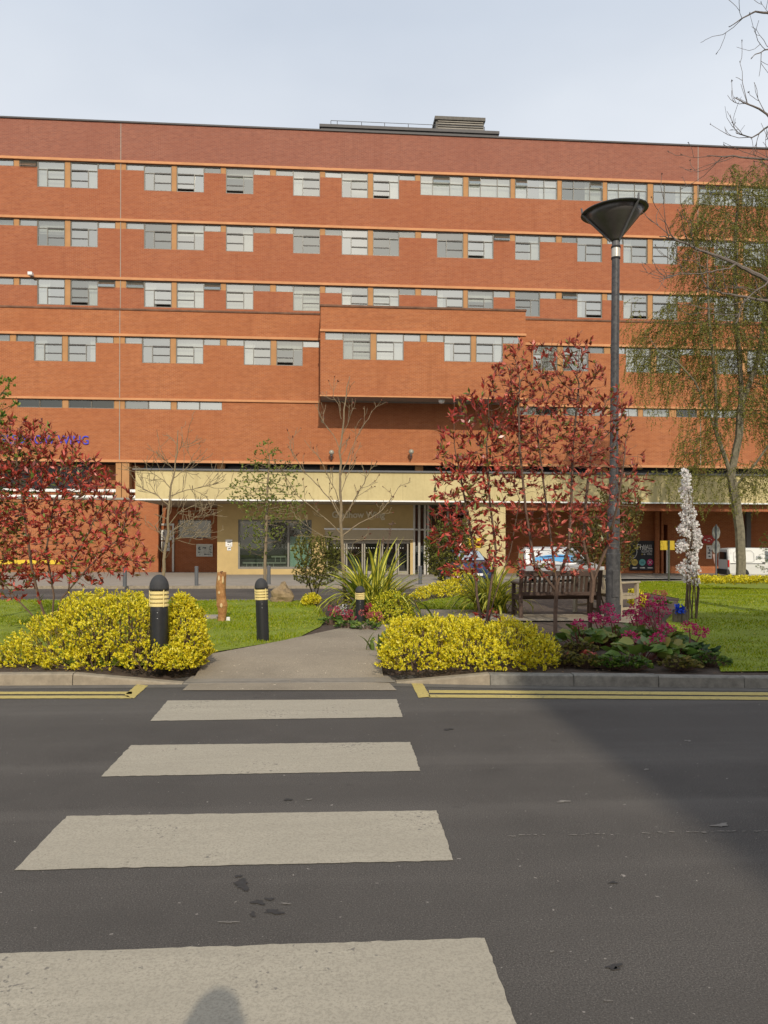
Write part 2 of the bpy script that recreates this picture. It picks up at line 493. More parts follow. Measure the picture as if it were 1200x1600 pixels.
# ================================================================== world, sun, camera
SUN_EL, SUN_AZ = R(31), R(3.4)          # light travels towards +Y and a little to -X
world = bpy.data.worlds.new('World'); scene.world = world; world.use_nodes = True
nt = world.node_tree; nt.nodes.clear()
sky = nt.nodes.new('ShaderNodeTexSky'); sky.sky_type = 'NISHITA'; sky.sun_disc = False
sky.sun_elevation = SUN_EL; sky.sun_rotation = PI - SUN_AZ
sky.air_density = 1.0; sky.dust_density = 2.5; sky.ozone_density = 1.0
tc = nt.nodes.new('ShaderNodeTexCoord')
mp = nd(nt, 'ShaderNodeMapping'); mp.inputs['Scale'].default_value = (1, 1, 2.2); nt.links.new(tc.outputs['Generated'], mp.inputs[0])
cn = noise(nt, mp.outputs[0], 1.4, 5, 0.5)
skys = mixc(nt, 1.0, sky.outputs[0], (.115, .115, .115), 'MULTIPLY')
sxyz = nt.nodes.new('ShaderNodeSeparateXYZ'); nt.links.new(tc.outputs['Generated'], sxyz.inputs[0])
veil = ramp(nt, sxyz.outputs[2], [(0.0, (1.0, 1.0, 1.0)), (0.25, (.92, .94, .98)), (0.49, (.80, .85, .92)), (0.56, (.715, .78, .875)), (1.0, (.64, .73, .85))])
cloud = mixc(nt, ramp(nt, cn, [(0.35, (.74, .74, .74)), (0.68, (.98, .98, .98))]), skys, veil)
bg = nd(nt, 'ShaderNodeBackground', Strength=1.0); nt.links.new(cloud, bg.inputs[0])
wo = nt.nodes.new('ShaderNodeOutputWorld'); nt.links.new(bg.outputs[0], wo.inputs[0])

sun = bpy.data.lights.new('sun', 'SUN'); sun.energy = 3.1; sun.angle = R(0.55); sun.color = (1.0, .90, .74)
so = bpy.data.objects.new('sun', sun); col.objects.link(so)
SUND = Vector((-math.sin(SUN_AZ) * math.cos(SUN_EL), math.cos(SUN_AZ) * math.cos(SUN_EL), -math.sin(SUN_EL)))
so.rotation_euler = SUND.to_track_quat('-Z', 'Y').to_euler(); so.location = (10, -30, 40)

cam = bpy.data.cameras.new('camera'); co_ = bpy.data.objects.new('camera', cam); col.objects.link(co_)
co_.matrix_world = Matrix.Translation(CAMP) @ CAMM.to_4x4()
cam.lens = FPX / 1600 * 36; cam.sensor_width = 36; cam.sensor_fit = 'AUTO'
cam.shift_y = (HY - 800) / 1600; cam.clip_end = 1500; cam.clip_start = .05
scene.camera = co_
vs = scene.view_settings; scene.display_settings.display_device = 'sRGB'
vs.view_transform = 'Standard'; vs.look = 'None'; vs.exposure = 0; vs.gamma = 1; vs.use_curve_mapping = False
scene.cycles.use_denoising = True
scene.cycles.max_bounces = 8; scene.cycles.transparent_max_bounces = 16

# ================================================================== the ground
G2 = lambda u, v, off=GARDEN: tuple(ground(u, v, off)[:2])
M['asphalt'] = asphalt_mat('asphalt', (.106, .095, .084))
M['asphalt_far'] = asphalt_mat('asphalt_far', (.085, .076, .068), patch=False)
M['stripe'] = paint_mat('zebra_paint', (.455, .405, .315), (.20, .18, .15), .1)
M['yellow'] = paint_mat('yellow_line_paint', (.60, .47, .16), (.13, .12, .10), .25)
M['path'] = asphalt_mat('path_chippings', (.345, .29, .215), light=1.6, patch=False, grain=.62)
M['paving'] = plain('pale_paving', (.30, .265, .22), .9, var=.15, scale=1.5, bump=.003)
M['kerb'] = plain('kerb_granite', (.30, .25, .18), .9, var=.3, scale=9, bump=.008)
M['kerb_grey'] = plain('kerb_concrete', (.215, .20, .17), .9, var=.38, scale=12, bump=.01)
M['gutter'] = plain('gutter_concrete', (.135, .12, .10), .9, var=.25, scale=5, bump=.004)
M['soil'] = plain('soil', (.085, .058, .04), 1.0, var=.5, scale=9, bump=.03)

setting(sheet('road', [(-150, -60), (150, -60), (150, 260), (-150, 260)], M['asphalt'], 0.0))
road = bpy.data.objects['road']

def marking(name, px, mat, off=0.004, rough=.006):
    """painted patch on the road with slightly ragged edges"""
    c = [ground(u, v, 0.0) for u, v in px]; poly = []
    for i in range(len(c)):
        a, b = c[i], c[(i + 1) % len(c)]
        n = max(2, int((b - a).length / .035)); nrm = Vector((-(b - a).y, (b - a).x, 0)).normalized()
        for j in range(n):
            w = rnd.gauss(0, rough * .45) if j else 0
            poly.append((a + (b - a) * j / n + nrm * w)[:2])
    return sheet(name, poly, mat, off, cuts=(), parent=road)

for q in ([(262, 1095), (620, 1093), (629, 1121), (235, 1127)], [(205, 1165), (641, 1160), (657, 1205), (158, 1214)],
          [(104, 1276), (682, 1267), (708, 1345), (22, 1361)], [(-98, 1494), (757, 1467), (820, 1640), (-232, 1655)]):
    marking('zebra_stripe', q, M['stripe'])
for q in ([(-700, 1082), (206, 1081.5), (206, 1085.3), (-700, 1086)], [(-700, 1089), (200, 1087.6), (206, 1092), (-700, 1093)],
          [(214, 1070), (231, 1072), (209, 1092), (193, 1088)],
          [(670, 1079), (1200, 1082.6), (1900, 1088), (1900, 1093), (1200, 1087.5), (670, 1083.5)],
          [(670, 1086), (1200, 1089.5), (1900, 1095), (1900, 1100), (1200, 1094.5), (670, 1090.5)],
          [(643, 1068.5), (660, 1068.5), (673, 1089.5), (654, 1091)]):
    marking('yellow_line', q, M['yellow'], .006, .006)

# gutter strip and kerb stones along the planted bed
KB = [(-700, 1075), (0, 1071.7), (300, 1070), (610, 1068), (765, 1071), (1200, 1076), (1900, 1084)]
KP = [ground(u, v, 0.0) for u, v in KB]
gut = [(p.x, p.y - .17) for p in KP] + [(p.x, p.y + .01) for p in reversed(KP)]
setting(sheet('gutter', gut, M['gutter'], 0.003, cuts=()))

def kerb_y(x):
    for a, b in zip(KP, KP[1:]):
        if a.x <= x <= b.x: return a.y + (b.y - a.y) * (x - a.x) / (b.x - a.x)
    return KP[0].y if x < KP[0].x else KP[-1].y
XK = lambda u, v=1070: ground(u, v, 0).x
def kerb_h(x):                      # full height, dropping to flush at the crossing
    a, b, c, d = XK(115), XK(285), XK(620), XK(765)
    if x < a or x > d: return .125
    if x < b: return .125 - .113 * (x - a) / (b - a)
    if x > c: return .012 + .113 * (x - c) / (d - c)
    return .012
kw, kg, kx = MB(), MB(), MB()
xs = [KP[0].x]
edges = sorted([XK(115), XK(285), XK(452), XK(620), XK(765)])
x = edges[0]
while x > KP[0].x: x -= .915; edges.insert(0, x)
x = edges[-1]
while x < KP[-1].x: x += .915; edges.append(x)
for a, b in zip(edges, edges[1:]):
    mb = kg if a > XK(765) - .05 else kx if XK(280) < (a + b) / 2 < XK(625) else kw
    a2, b2 = a + .004, b - .004; rings = []
    jz = rnd.uniform(-.004, .004); jy = rnd.uniform(-.005, .005)
    for x in np.linspace(a2, b2, 5):
        y = kerb_y(x) + jy; h = kerb_h(x) + jz
        rings.append([(x, y, -.05), (x, y + .012, h - .014), (x, y + .03, h), (x, y + .135, h + .002), (x, y + .135, -.05)])
    mb.loft([r[::-1] for r in rings])
kerb = put('kerb', kw, M['kerb']); setting(kerb)
put('kerb_stones', kg, M['kerb_grey'], kerb); put('flush_kerb_stones', kx, plain('flush_kerb', (.21, .185, .15), .9, var=.2, scale=8), kerb)

# the island: soil, lawns, path
FRONT = [(p.x, p.y + .12) for p in KP]
BACK = [G2(-700, 938), G2(470, 938), G2(640, 926), G2(760, 913), G2(990, 908), G2(1200, 905), G2(1900, 903)]
bed = FRONT + BACK[::-1]
# soil stops short of the crossing path
PL = [(285, 1062), (330, 1023), (440, 1002.5), (520, 985), (560, 977), (600, 965), (655, 953), (735, 954), (800, 960), (935, 961), (992, 961)]
PR = [(992, 975), (935, 971), (800, 971), (735, 972), (640, 985), (600, 1000), (592, 1020), (598, 1042), (620, 1062)]
pathp = [G2(u, v) for u, v in PL] + [G2(u, v) for u, v in PR]
setting(sheet('garden_soil', bed, M['soil'], GARDEN - .012, cuts=(19., 31.), grid=.9, wob=.012))
# the path ramps down to the flush kerb: build it as its own sheet and lower the front verts
pth = sheet('path', pathp, M['path'], GARDEN + .014, cuts=(19., 31.) + tuple(np.arange(8.4, 10.6, .2)))
for v in pth.data.vertices:
    t = min(1, max(0, (v.co.y - 8.6) / 1.3)); v.co.z = .008 + (GARDEN + .006) * t * t * (3 - 2 * t)
setting(pth)
soil = bpy.data.objects['garden_soil']
rampx = (XK(270), XK(640))
for v in soil.data.vertices:        # the soil also dips under the ramp
    if v.co.y < 9.9 and rampx[0] - .3 < v.co.x < rampx[1] + .3:
        t = min(1, max(0, (v.co.y - 8.6) / 1.3)); v.co.z = min(v.co.z, -.03 + (GARDEN - .02 + .03) * t * t)
# concrete slabs at the head of the ramp
slab = sheet('path_slabs', [G2(287, 1064, .03), (XK(452), kerb_y(XK(452)) + .14), G2(618, 1064, .03), G2(606, 1051, .06), G2(450, 1051.5, .06), G2(300, 1052, .06)],
             plain('ramp_slabs', (.245, .215, .172), .9, var=.18, scale=4, bump=.003), .036, cuts=())
for v in slab.data.vertices: v.co.z = .016 + max(0, v.co.y - 8.75) * .05
setting(slab)

L_LEFT = [(-700, 938.5), (470, 938.5), (500, 950), (512, 966), (500, 980), (470, 994), (440, 1001), (385, 1012), (330, 1021), (300, 1035), (200, 1040), (-60, 1035), (-700, 1040)]
L_MID = [(650, 942), (700, 935), (740, 926), (752, 950), (735, 952.5), (655, 951.5)]
L_RIGHT = [(992, 909), (1200, 906), (1900, 904), (1900, 1056), (1200, 1049.5), (1126, 1049), (1118, 1025), (1085, 1000), (1050, 985), (1040, 970), (1055, 955), (1062, 935), (1000, 925)]
M['lawn'] = plain('lawn_thatch', (.20, .25, .014), .95, var=.35, scale=3, bump=.02)
lawnpolys = []
for q in (L_LEFT, L_MID, L_RIGHT):
    poly = [G2(u, v) for u, v in q]; lawnpolys.append(poly)
    setting(sheet('lawn', poly, M['lawn'], GARDEN + .006, cuts=(19., 31.), grid=.8, wob=.012))

# kerb round the back of the island, far pavement with its kerb, apron lines
kb = MB()
for a, b in zip(BACK, BACK[1:]):
    n = max(1, int(abs(b[0] - a[0]) / 1.0))
    for i in range(n):
        p = [a[0] + (b[0] - a[0]) * i / n, a[1] + (b[1] - a[1]) * i / n]; q = [a[0] + (b[0] - a[0]) * (i + 1) / n, a[1] + (b[1] - a[1]) * (i + 1) / n]
        z0, z1 = zg(p[1]) + GARDEN, zg(q[1]) + GARDEN
        kb.add([(p[0], p[1], z0 - .2), (p[0], p[1] + .12, z0 - .2), (p[0], p[1] + .12, z0 + .012), (p[0], p[1], z0 + .012),
                (q[0], q[1], z1 - .2), (q[0], q[1] + .12, z1 - .2), (q[0], q[1] + .12, z1 + .012), (q[0], q[1], z1 + .012)],
               [(0, 1, 2, 3), (7, 6, 5, 4), (3, 2, 6, 7), (1, 5, 6, 2), (0, 3, 7, 4)])
setting(put('island_kerb', kb, M['kerb_grey']))
YF = 30.2
setting(sheet('pavement', [(-120, YF + .15), (7.2, YF + .15), (8.5, 33.5), (12, 37), (120, 37), (120, 47.0), (-120, 47.0)], M['paving'], .10, cuts=(31., 49.)))
fk = MB()
for x in np.arange(-60, 7.1, .915): fk.box(x, x + .908, YF, YF + .15, zg(YF) - .1, zg(YF) + .112)
setting(put('pavement_kerb', fk, M['kerb']))
wl = MB()
def ground_line(p, q, w=.1, off=.006):
    a, b = ground(*p, 0), ground(*q, 0); d = (b - a); d.z = 0; n = Vector((-d.y, d.x, 0)).normalized() * w / 2
    k = 8
    for i in range(k):
        s, e = a.lerp(b, i / k), a.lerp(b, (i + 1) / k)
        P = [s - n, e - n, e + n, s + n]
        wl.add([(p.x, p.y, zg(p.y) + off) for p in P], [(0, 1, 2, 3)])
for p, q in (((985, 902), (1075, 906)), ((1000, 900), (1075, 911)), ((985, 902), (960, 908))): ground_line(p, q, .16)
put('parking_line', wl, M['stripe'], road)

# dark spots, a thin seam and pale scuffs on the near carriageway
M['tar'] = plain('tar_stain', (.035, .032, .030), .8, var=.35, scale=30)
M['scuff'] = plain('pale_scuff', (.20, .18, .155), .9, var=.3, scale=30)
def blot(u, v, ru, rv, mat, seed, n=26, name='road_stain'):
    g = random.Random(seed); ph = [g.uniform(0, 6.28) for _ in range(4)]
    pts = []
    for i in range(n):
        a = 2 * PI * i / n; r = 1 + .3 * math.sin(2 * a + ph[0]) + .25 * math.sin(3 * a + ph[1]) + .2 * math.sin(5 * a + ph[2]) + g.gauss(0, .1); r = max(.25, r)
        pts.append(tuple(ground(u + ru * r * math.cos(a), v + rv * r * math.sin(a), 0)[:2]))
    return sheet(name, pts, mat, .0045, cuts=(), parent=road)
for k, (u, v, a, b) in enumerate(((378, 1383, 12, 7), (404, 1411, 8, 4), (428, 1426, 14, 3.5), (421, 1406, 6, 2.5), (450, 1250, 5, 2), (960, 1512, 12, 4), (395, 1430, 5, 3), (372, 1370, 5, 2), (958, 1380, 5, 2), (700, 1140, 6, 1.5))): blot(u, v, a, b, M['tar'], k)
for k, (u, v, a, b) in enumerate(((1126, 1290, 11, 2.6), (880, 1253, 8, 2), (962, 1514, 3, 1.6), (1075, 1158, 5, 1), (483, 1250, 4, 1), (357, 1442, 14, 1.0), (447, 1413, 9, .9), (862, 1488, 2.5, 1.5), (1010, 1203, 4, 1), (950, 1565, 6, 1))): blot(u, v, a, b, M['scuff'], 40 + k)
# mended seam along the road
g_ = random.Random(5)
for k in range(34):
    u = 800 + k * 12 + g_.uniform(-3, 3); v = 1307 - (u - 800) * .021 + g_.uniform(-1.2, 1.2)
    if g_.random() < .8: blot(u, v, g_.uniform(2, 6), g_.uniform(.3, .8), M['scuff'], 100 + k, 8, 'road_seam')
# ================================================================== the brick hospital block
YU, YL, YB, YG = 48.0, 47.4, 45.0, 47.2       # planes: upper wall, lower band, projecting bay, ground-floor wall
PX = lambda u, v, Y: at_plane(u, v, Y)
XA, XZ = PX(-420, 400, YU).x, PX(1640, 400, YU).x
bld = thing('hospital_building', 'long orange brick hospital block with ribbon windows and a cream entrance canopy', 'building', (PX(514, 890, YU).x, YU, -.44))
def zat(u, v, Y): return at_plane(u, v, Y).z

def wall_cells(mb, x0, x1, z0, z1, Y, holes, reveal=.22):
    """front face of a wall between z0 and z1 with rectangular holes, plus the reveals"""
    xs = sorted({round(x, 4) for x in [x0, x1] + [h[0] for h in holes] + [h[1] for h in holes] if x0 <= x <= x1})
    zs = sorted({round(z, 4) for z in [z0, z1] + [h[2] for h in holes] + [h[3] for h in holes] if z0 <= z <= z1})
    for i in range(len(xs) - 1):
        for j in range(len(zs) - 1):
            cx, cz = (xs[i] + xs[i + 1]) / 2, (zs[j] + zs[j + 1]) / 2
            if any(h[0] < cx < h[1] and h[2] < cz < h[3] for h in holes): continue
            mb.quad((xs[i], Y, zs[j]), (xs[i + 1], Y, zs[j]), (xs[i + 1], Y, zs[j + 1]), (xs[i], Y, zs[j + 1]))
    for a, b, c, d in holes:
        mb.quad((a, Y, c), (a, Y + reveal, c), (a, Y + reveal, d), (a, Y, d))
        mb.quad((b, Y + reveal, c), (b, Y, c), (b, Y, d), (b, Y + reveal, d))
        mb.quad((a, Y, c), (b, Y, c), (b, Y + reveal, c), (a, Y + reveal, c))

# window bands: s small top light, l large (narrow light on the L or R), t three-light
COMMON = [('l', -96, -54, 'L'), ('l', -46, -8, 'R'), ('s', -6, 21), ('s', 30, 57), ('l', 59, 101, 'L'), ('l', 110, 152, 'R'), ('s', 153.5, 180), ('s', 197, 224), ('l', 226, 268, 'L'),
          ('l', 276, 318, 'R'), ('s', 319.5, 345), ('l', 353, 395, 'R'), ('s', 397, 422), ('s', 431, 457), ('l', 459, 500, 'L'),
          ('s', 508, 533), ('l', 535, 575, 'L'), ('l', 583, 623, 'R'), ('s', 624.5, 649)]
TOP = COMMON + [('t', 657, 724), ('t', 732, 798), ('t', 805, 871), ('t', 878, 942), ('t', 949, 1012), ('t', 1021, 1084), ('t', 1092, 1152), ('t', 1160, 1220)]
MIDF = COMMON + [('s', 658, 682), ('l', 684, 724, 'L'), ('l', 731, 770.5, 'R'), ('s', 772, 797), ('l', 805, 843, 'R'), ('s', 844.5, 869), ('s', 878, 901), ('l', 903, 941, 'L'),
                 ('s', 949, 973), ('l', 975, 1012, 'L'), ('l', 1020, 1058, 'R'), ('s', 1059.5, 1083), ('s', 1092, 1115), ('l', 1117, 1154, 'L'), ('l', 1162, 1198, 'R'), ('s', 1200, 1222)]
LOWL = [('l', -50, -10, 'R'), ('s', -8, 15), ('s', 25, 52), ('l', 54, 97, 'L'), ('l', 106, 149, 'R'), ('s', 150.5, 177), ('s', 195, 221), ('l', 223, 266, 'L'), ('l', 275, 317, 'R'), ('s', 318.5, 344),
        ('s', 354, 380), ('l', 382, 423, 'L'), ('l', 432, 472, 'R'), ('s', 474, 499)]
BAY = [('s', 508, 535), ('l', 537, 579, 'L'), ('l', 588, 630, 'R'), ('s', 631.5, 657), ('s', 667, 693), ('l', 695, 736, 'L'), ('l', 744, 785, 'R'), ('s', 786.5, 812)]
LOWR = [('l', 833, 871, 'L'), ('l', 880, 919, 'R'), ('s', 920.5, 944), ('s', 954, 977), ('l', 979, 1017, 'L'), ('l', 1026, 1062, 'R'), ('s', 1063.5, 1086), ('s', 1096, 1120), ('l', 1122, 1160, 'L'), ('l', 1168, 1205, 'R')]
STRIP_L = [('d', 27, 61), ('d', 62, 97), ('d', 107, 142), ('d', 143, 178), ('c', 195, 231), ('c', 232, 267), ('c', 276, 311), ('c', 312, 347)]
STRIP_R = [('c', 808, 836), ('d', 838, 871), ('c', 880, 911), ('c', 912, 944), ('w', 960, 997), ('w', 1005, 1046), ('d', 1057, 1089), ('c', 1100, 1130), ('c', 1132, 1165)]
DARKSET = {('B', 110), ('B', 459), ('B', 583), ('B', 684), ('B', 903), ('B', 1020), ('B', 535)}
OPEN_TOP = {('A', 30), ('C', 153.5), ('C', 197), ('C', 319.5), ('B', 772), ('C', 878)}
WHITE = {('A', 657), ('A', 732), ('A', 949), ('Y', 508), ('Y', 537), ('Y', 588)}

def make_window(kind, x0, x1, zt, ztr, zs_, zb, Y, side, fl, key):
    """frame (the thing's part) with its panes and, where it shows, a curtain (sub-parts)"""
    f = MB(); yf0, yf1 = Y + .055, Y + .14; b = .036 if kind in 'sdcw' else .045
    bottom = zs_ if kind in 's' else zb
    name = {'s': 'top_light', 'l': 'window', 't': 'three_light_window', 'd': 'strip_light', 'c': 'strip_light', 'w': 'strip_light'}[kind]
    panes = []
    f.box(x0, x1, yf0, yf1, zt - b, zt); f.box(x0, x1, yf0 - .03, yf1, bottom, bottom + b)
    f.box(x0, x0 + b, yf0, yf1, bottom + b, zt - b); f.box(x1 - b, x1, yf0, yf1, bottom + b, zt - b)
    i0, i1 = x0 + b, x1 - b
    gap = False
    if kind == 'l':
        f.box(i0, i1, yf0, yf1, ztr - b / 2, ztr + b / 2)
        xm = x0 + (x1 - x0) * (.36 if side == 'L' else .64)
        f.box(xm - b / 2, xm + b / 2, yf0, yf1, bottom + b, ztr - b / 2)
        s0, s1 = (xm + b / 2, i1) if side == 'L' else (i0, xm - b / 2)
        zmid = bottom + (ztr - bottom) * (.48 if rnd.random() < .8 else rnd.uniform(.4, .62))
        f.box(s0, s1, yf0 - .02, yf0 - .001, ztr - .045, ztr + .03, 1)
        f.box(s0, s1, yf0 + .02, yf1 - .01, zmid - .03, zmid + .03, 1)
        gap = rnd.random() < .3
        panes += [(i0, i1, ztr + b / 2, zt - b)]
        n0, n1 = (i0, xm - b / 2) if side == 'L' else (xm + b / 2, i1)
        panes += [(n0, n1, bottom + b, ztr - b / 2), (s0, s1, zmid + .03, ztr - b / 2)]
        lo = bottom + b + (.15 if gap else 0)
        if gap: f.box(s0, s1, yf0 + .02, yf1 - .01, lo, lo + .04, 1); lo += .04
        panes += [(s0, s1, lo, zmid - .03)]
    elif kind == 't':
        w = x1 - x0; a1, a2 = x0 + w * .29, x0 + w * .69
        f.box(i0, i1, yf0, yf1, ztr - b / 2, ztr + b / 2)
        for a in (a1, a2): f.box(a - b / 2, a + b / 2, yf0, yf1, bottom + b, zt - b)
        for p, q in ((i0, a1 - b / 2), (a1 + b / 2, a2 - b / 2), (a2 + b / 2, i1)):
            panes += [(p, q, ztr + b / 2, zt - b), (p, q, bottom + b, ztr - b / 2)]
    else:
        panes += [(i0, i1, bottom + b, zt - b)]
    o = put(name, f, [M['frame'], M['frame_dark']], bld)
    g = MB()
    for k, (p, q, r, s) in enumerate(panes):
        ty, tx = rnd.gauss(0, .010) * (s - r), rnd.gauss(0, .008) * (q - p); y = Y + .105
        if (fl, key) in OPEN_TOP and kind == 's' or (kind == 't' and k % 2 == 0 and rnd.random() < .3):
            y2 = Y - .14
            g.quad((p, y2, r - .03), (q, y2, r - .03), (q, Y + .1, s), (p, Y + .1, s)); continue
        g.quad((p, y - ty, r), (q, y - ty + tx, r), (q, y + ty + tx, s), (p, y + ty, s))
    put('pane', g, M['glass_dark'] if kind == 'd' else rnd.choice([M['glass'], M['glass'], M['glass_b'], M['glass_c']]), o)
    # curtains and blinds
    c = MB(); wide = x1 - x0; chance = rnd.random()
    if kind in 'dc' or (fl, key) in DARKSET: return o
    def drape(a, bb, z0, z1):
        n = max(4, int((bb - a) / .05)); y = Y + .34
        for i in range(n):
            p, q = a + (bb - a) * i / n, a + (bb - a) * (i + 1) / n
            c.quad((p, y + .03 * (i % 2), z0), (q, y + .03 * ((i + 1) % 2), z0), (q, y + .03 * ((i + 1) % 2), z1), (p, y + .03 * (i % 2), z1))
    if (fl, key) in WHITE or kind == 'w': drape(x0, x1, bottom, zt)
    elif kind == 'l':
        if chance < .30: drape(*((x0, x0 + wide * .4) if side == 'L' else (x1 - wide * .4, x1)), bottom, zt)
        elif chance < .55: drape(x0, x1, bottom, zt)
        elif chance < .75: drape(x0, x1, ztr - rnd.uniform(0, .5), zt)
        elif chance < .88: drape(*((x0, x0 + wide * .25) if side == 'L' else (x1 - wide * .25, x1)), bottom, zt)
    elif kind == 't':
        if chance < .7: drape(x0, x0 + wide * rnd.choice([.3, .3, .68]), bottom, zt)
        if chance > .25: drape(x1 - wide * .4, x1, bottom, zt)
    elif chance < .6: drape(x0, x1, zs_, zs_ + (zt - zs_) * (.4 if chance < .35 else 1))
    if c.f: put('curtain', c, M['curtain_c'] if kind == 't' else rnd.choice([M['curtain'], M['curtain'], M['curtain_b'], M['curtain_c']]), o)
    return o

def band(fl, items, Y, uref, vt, vtr, vs, vb, vrow):
    """one ribbon of windows: returns the wall openings; builds windows and the ochre render panels between them"""
    zt, ztr, zs_, zb = (zat(uref, q, Y) for q in (vt, vtr, vs, vb))
    slope = 0
    rec = []
    for it in items:
        x0, x1 = PX(it[1], vrow, Y).x, PX(it[2], vrow, Y).x
        rec.append([it[0], x0, x1, it[3] if len(it) > 3 else '', it[1]])
    for a, b in zip(rec, rec[1:]):
        if b[1] - a[2] < .16: m = (a[2] + b[1]) / 2; a[2] = b[1] = m
    holes = []
    zt_row = zb + (zt - zb) * .2
    for k, a in enumerate(rec):
        bot = {'s': zs_, 'd': zs_, 'c': zs_, 'w': zs_, 'l': zb, 't': zt_row}[a[0]]
        holes.append((a[1], a[2], bot, zt))
        make_window(a[0], a[1], a[2], zt, ztr, zs_, zt_row if a[0] == 't' else zb, Y, a[3], fl, a[4])
        if k + 1 < len(rec):
            b = rec[k + 1]; g = b[1] - a[2]
            if .05 < g < 1.1:
                pb = zb if a[0] == b[0] == 'l' else zt_row if a[0] == b[0] == 't' else zs_
                holes.append((a[2], b[1], pb, zt))
                put('render_panel', MB().box(a[2] + .003, b[1] - .003, Y + .035, Y + .2, pb + .003, zt), M['ochre'], bld)
    return holes, zt, zb, rec[0][1], rec[-1][2]

def ledge(x0, x1, Y, z0, z1, proj=.09): put('ledge', MB().box(x0, x1, Y - proj, Y + .02, z0, z1), M['ledge'], bld)

UR = 240
zroof = zat(UR, 194, YU)
zcopL = zat(UR, 486, YL); zL0 = zat(UR, 719, YL)
# --- upper three storeys
w_top, w_up = MB(), MB()
floors = [('A', TOP, 257.2, 270, 267.3, 298, 252.8, 256.6), ('B', MIDF, 348.1, 361, 359, 389, 343.8, 347.5), ('C', MIDF, 439.4, 453, 450.7, 480, 435, 438.8)]
tops = []
bounds = [zat(UR, 252.8, YU), zat(UR, 343.8, YU), zat(UR, 435, YU), zcopL - .6]
w_top.quad((XA, YU, bounds[0]), (XZ, YU, bounds[0]), (XZ, YU, zroof), (XA, YU, zroof))
for k, (fl, items, vt, vtr, vs_, vb, l0, l1) in enumerate(floors):
    holes, zt, zb, _, _ = band(fl, items, YU, UR, vt, vtr, vs_, vb, vtr)
    holes = [(a, b, c, d) for a, b, c, d in holes]
    wall_cells(w_up, XA, XZ, bounds[k + 1], zat(UR, l1, YU), YU, [(a, b, c, min(d, zat(UR, l1, YU))) for a, b, c, d in holes])
    ledge(XA, XZ, YU, zat(UR, l1, YU), zat(UR, l0, YU))
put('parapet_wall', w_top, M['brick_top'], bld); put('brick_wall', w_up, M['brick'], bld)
put('roof_coping', MB().box(XA, XZ, YU - .08, YU + .5, zroof, zroof + .09), M['lead'], bld)
# --- lower band, left and right of the bay
XB0, XB1 = PX(500.5, 600, YB).x, PX(821, 600, YB).x
XLm, XRm = PX(500, 600, YL).x + .02, PX(813, 600, YL).x
ztop_d = zat(UR, 526.7, YL); ze0, ze1 = zat(UR, 626, YL), zat(UR, 622.6, YL)
w_low = MB()
hl, *_ = band('D', LOWL, YL, UR, 527, 540.7, 537.7, 567.3, 545)
hr, *_ = band('R', LOWR, YL, UR, 527, 540.7, 537.7, 567.3, 545)
el, *_ = band('E', STRIP_L, YL, UR, 626.3, 630, 639.5, 639.5, 632)
er, *_ = band('E', STRIP_R, YL, UR, 626.3, 630, 639.5, 639.5, 640)
wall_cells(w_low, XA, XZ, zL0, zcopL, YL, [h for h in hl + hr + el + er])
put('lower_brick_wall', w_low, M['brick_low'], bld)
for a, b in ((XA, XB0), (XB1, XZ)):
    ledge(a, b, YL, zat(UR, 526.6, YL), zat(UR, 522.8, YL)); 
ledge(XA, XLm, YL, ze0, ze1, .1); ledge(XRm, XZ, YL, ze0, ze1, .1)
ledge(XA, XZ, YL, zL0 - .15, zL0 + .0, .12)
for a, b in ((XA, XB0), (XB1, XZ)):
    put('parapet_coping', MB().box(a, b, YL - .05, YU, zcopL, zcopL + .12), M['coping'], bld, bevel=.02)
# --- projecting bay
zb0, zbt = zat(600, 619, YB), zat(600, 481.5, YB)
hb, zt, zb, *_ = band('Y', BAY, YB, 600, 520.7, 534, 532.8, 562.7, 541)
w_bay = MB(); wall_cells(w_bay, XB0, XB1, zb0, zbt, YB, hb)
w_bay.quad((XB0, YL, zb0), (XB0, YB, zb0), (XB0, YB, zbt), (XB0, YL, zbt)); w_bay.quad((XB1, YB, zb0), (XB1, YL, zb0), (XB1, YL, zbt), (XB1, YB, zbt))
put('bay_wall', w_bay, M['brick_low'], bld)
put('bay_soffit', MB().box(XB0 + .02, XB1 - .02, YB + .1, YL - .01, zb0 + .03, zb0 + .25), M['conc'], bld)
ledge(XB0 - .03, XB1 + .03, YB, zat(600, 520.2, YB), zat(600, 516.8, YB)); ledge(XB0 - .03, XB1 + .03, YB, zat(600, 621, YB), zb0, .1)
put('parapet_coping', MB().box(XB0 - .05, XB1 + .05, YB - .06, YL - .06, zbt, zbt + .13), M['coping'], bld, bevel=.02)
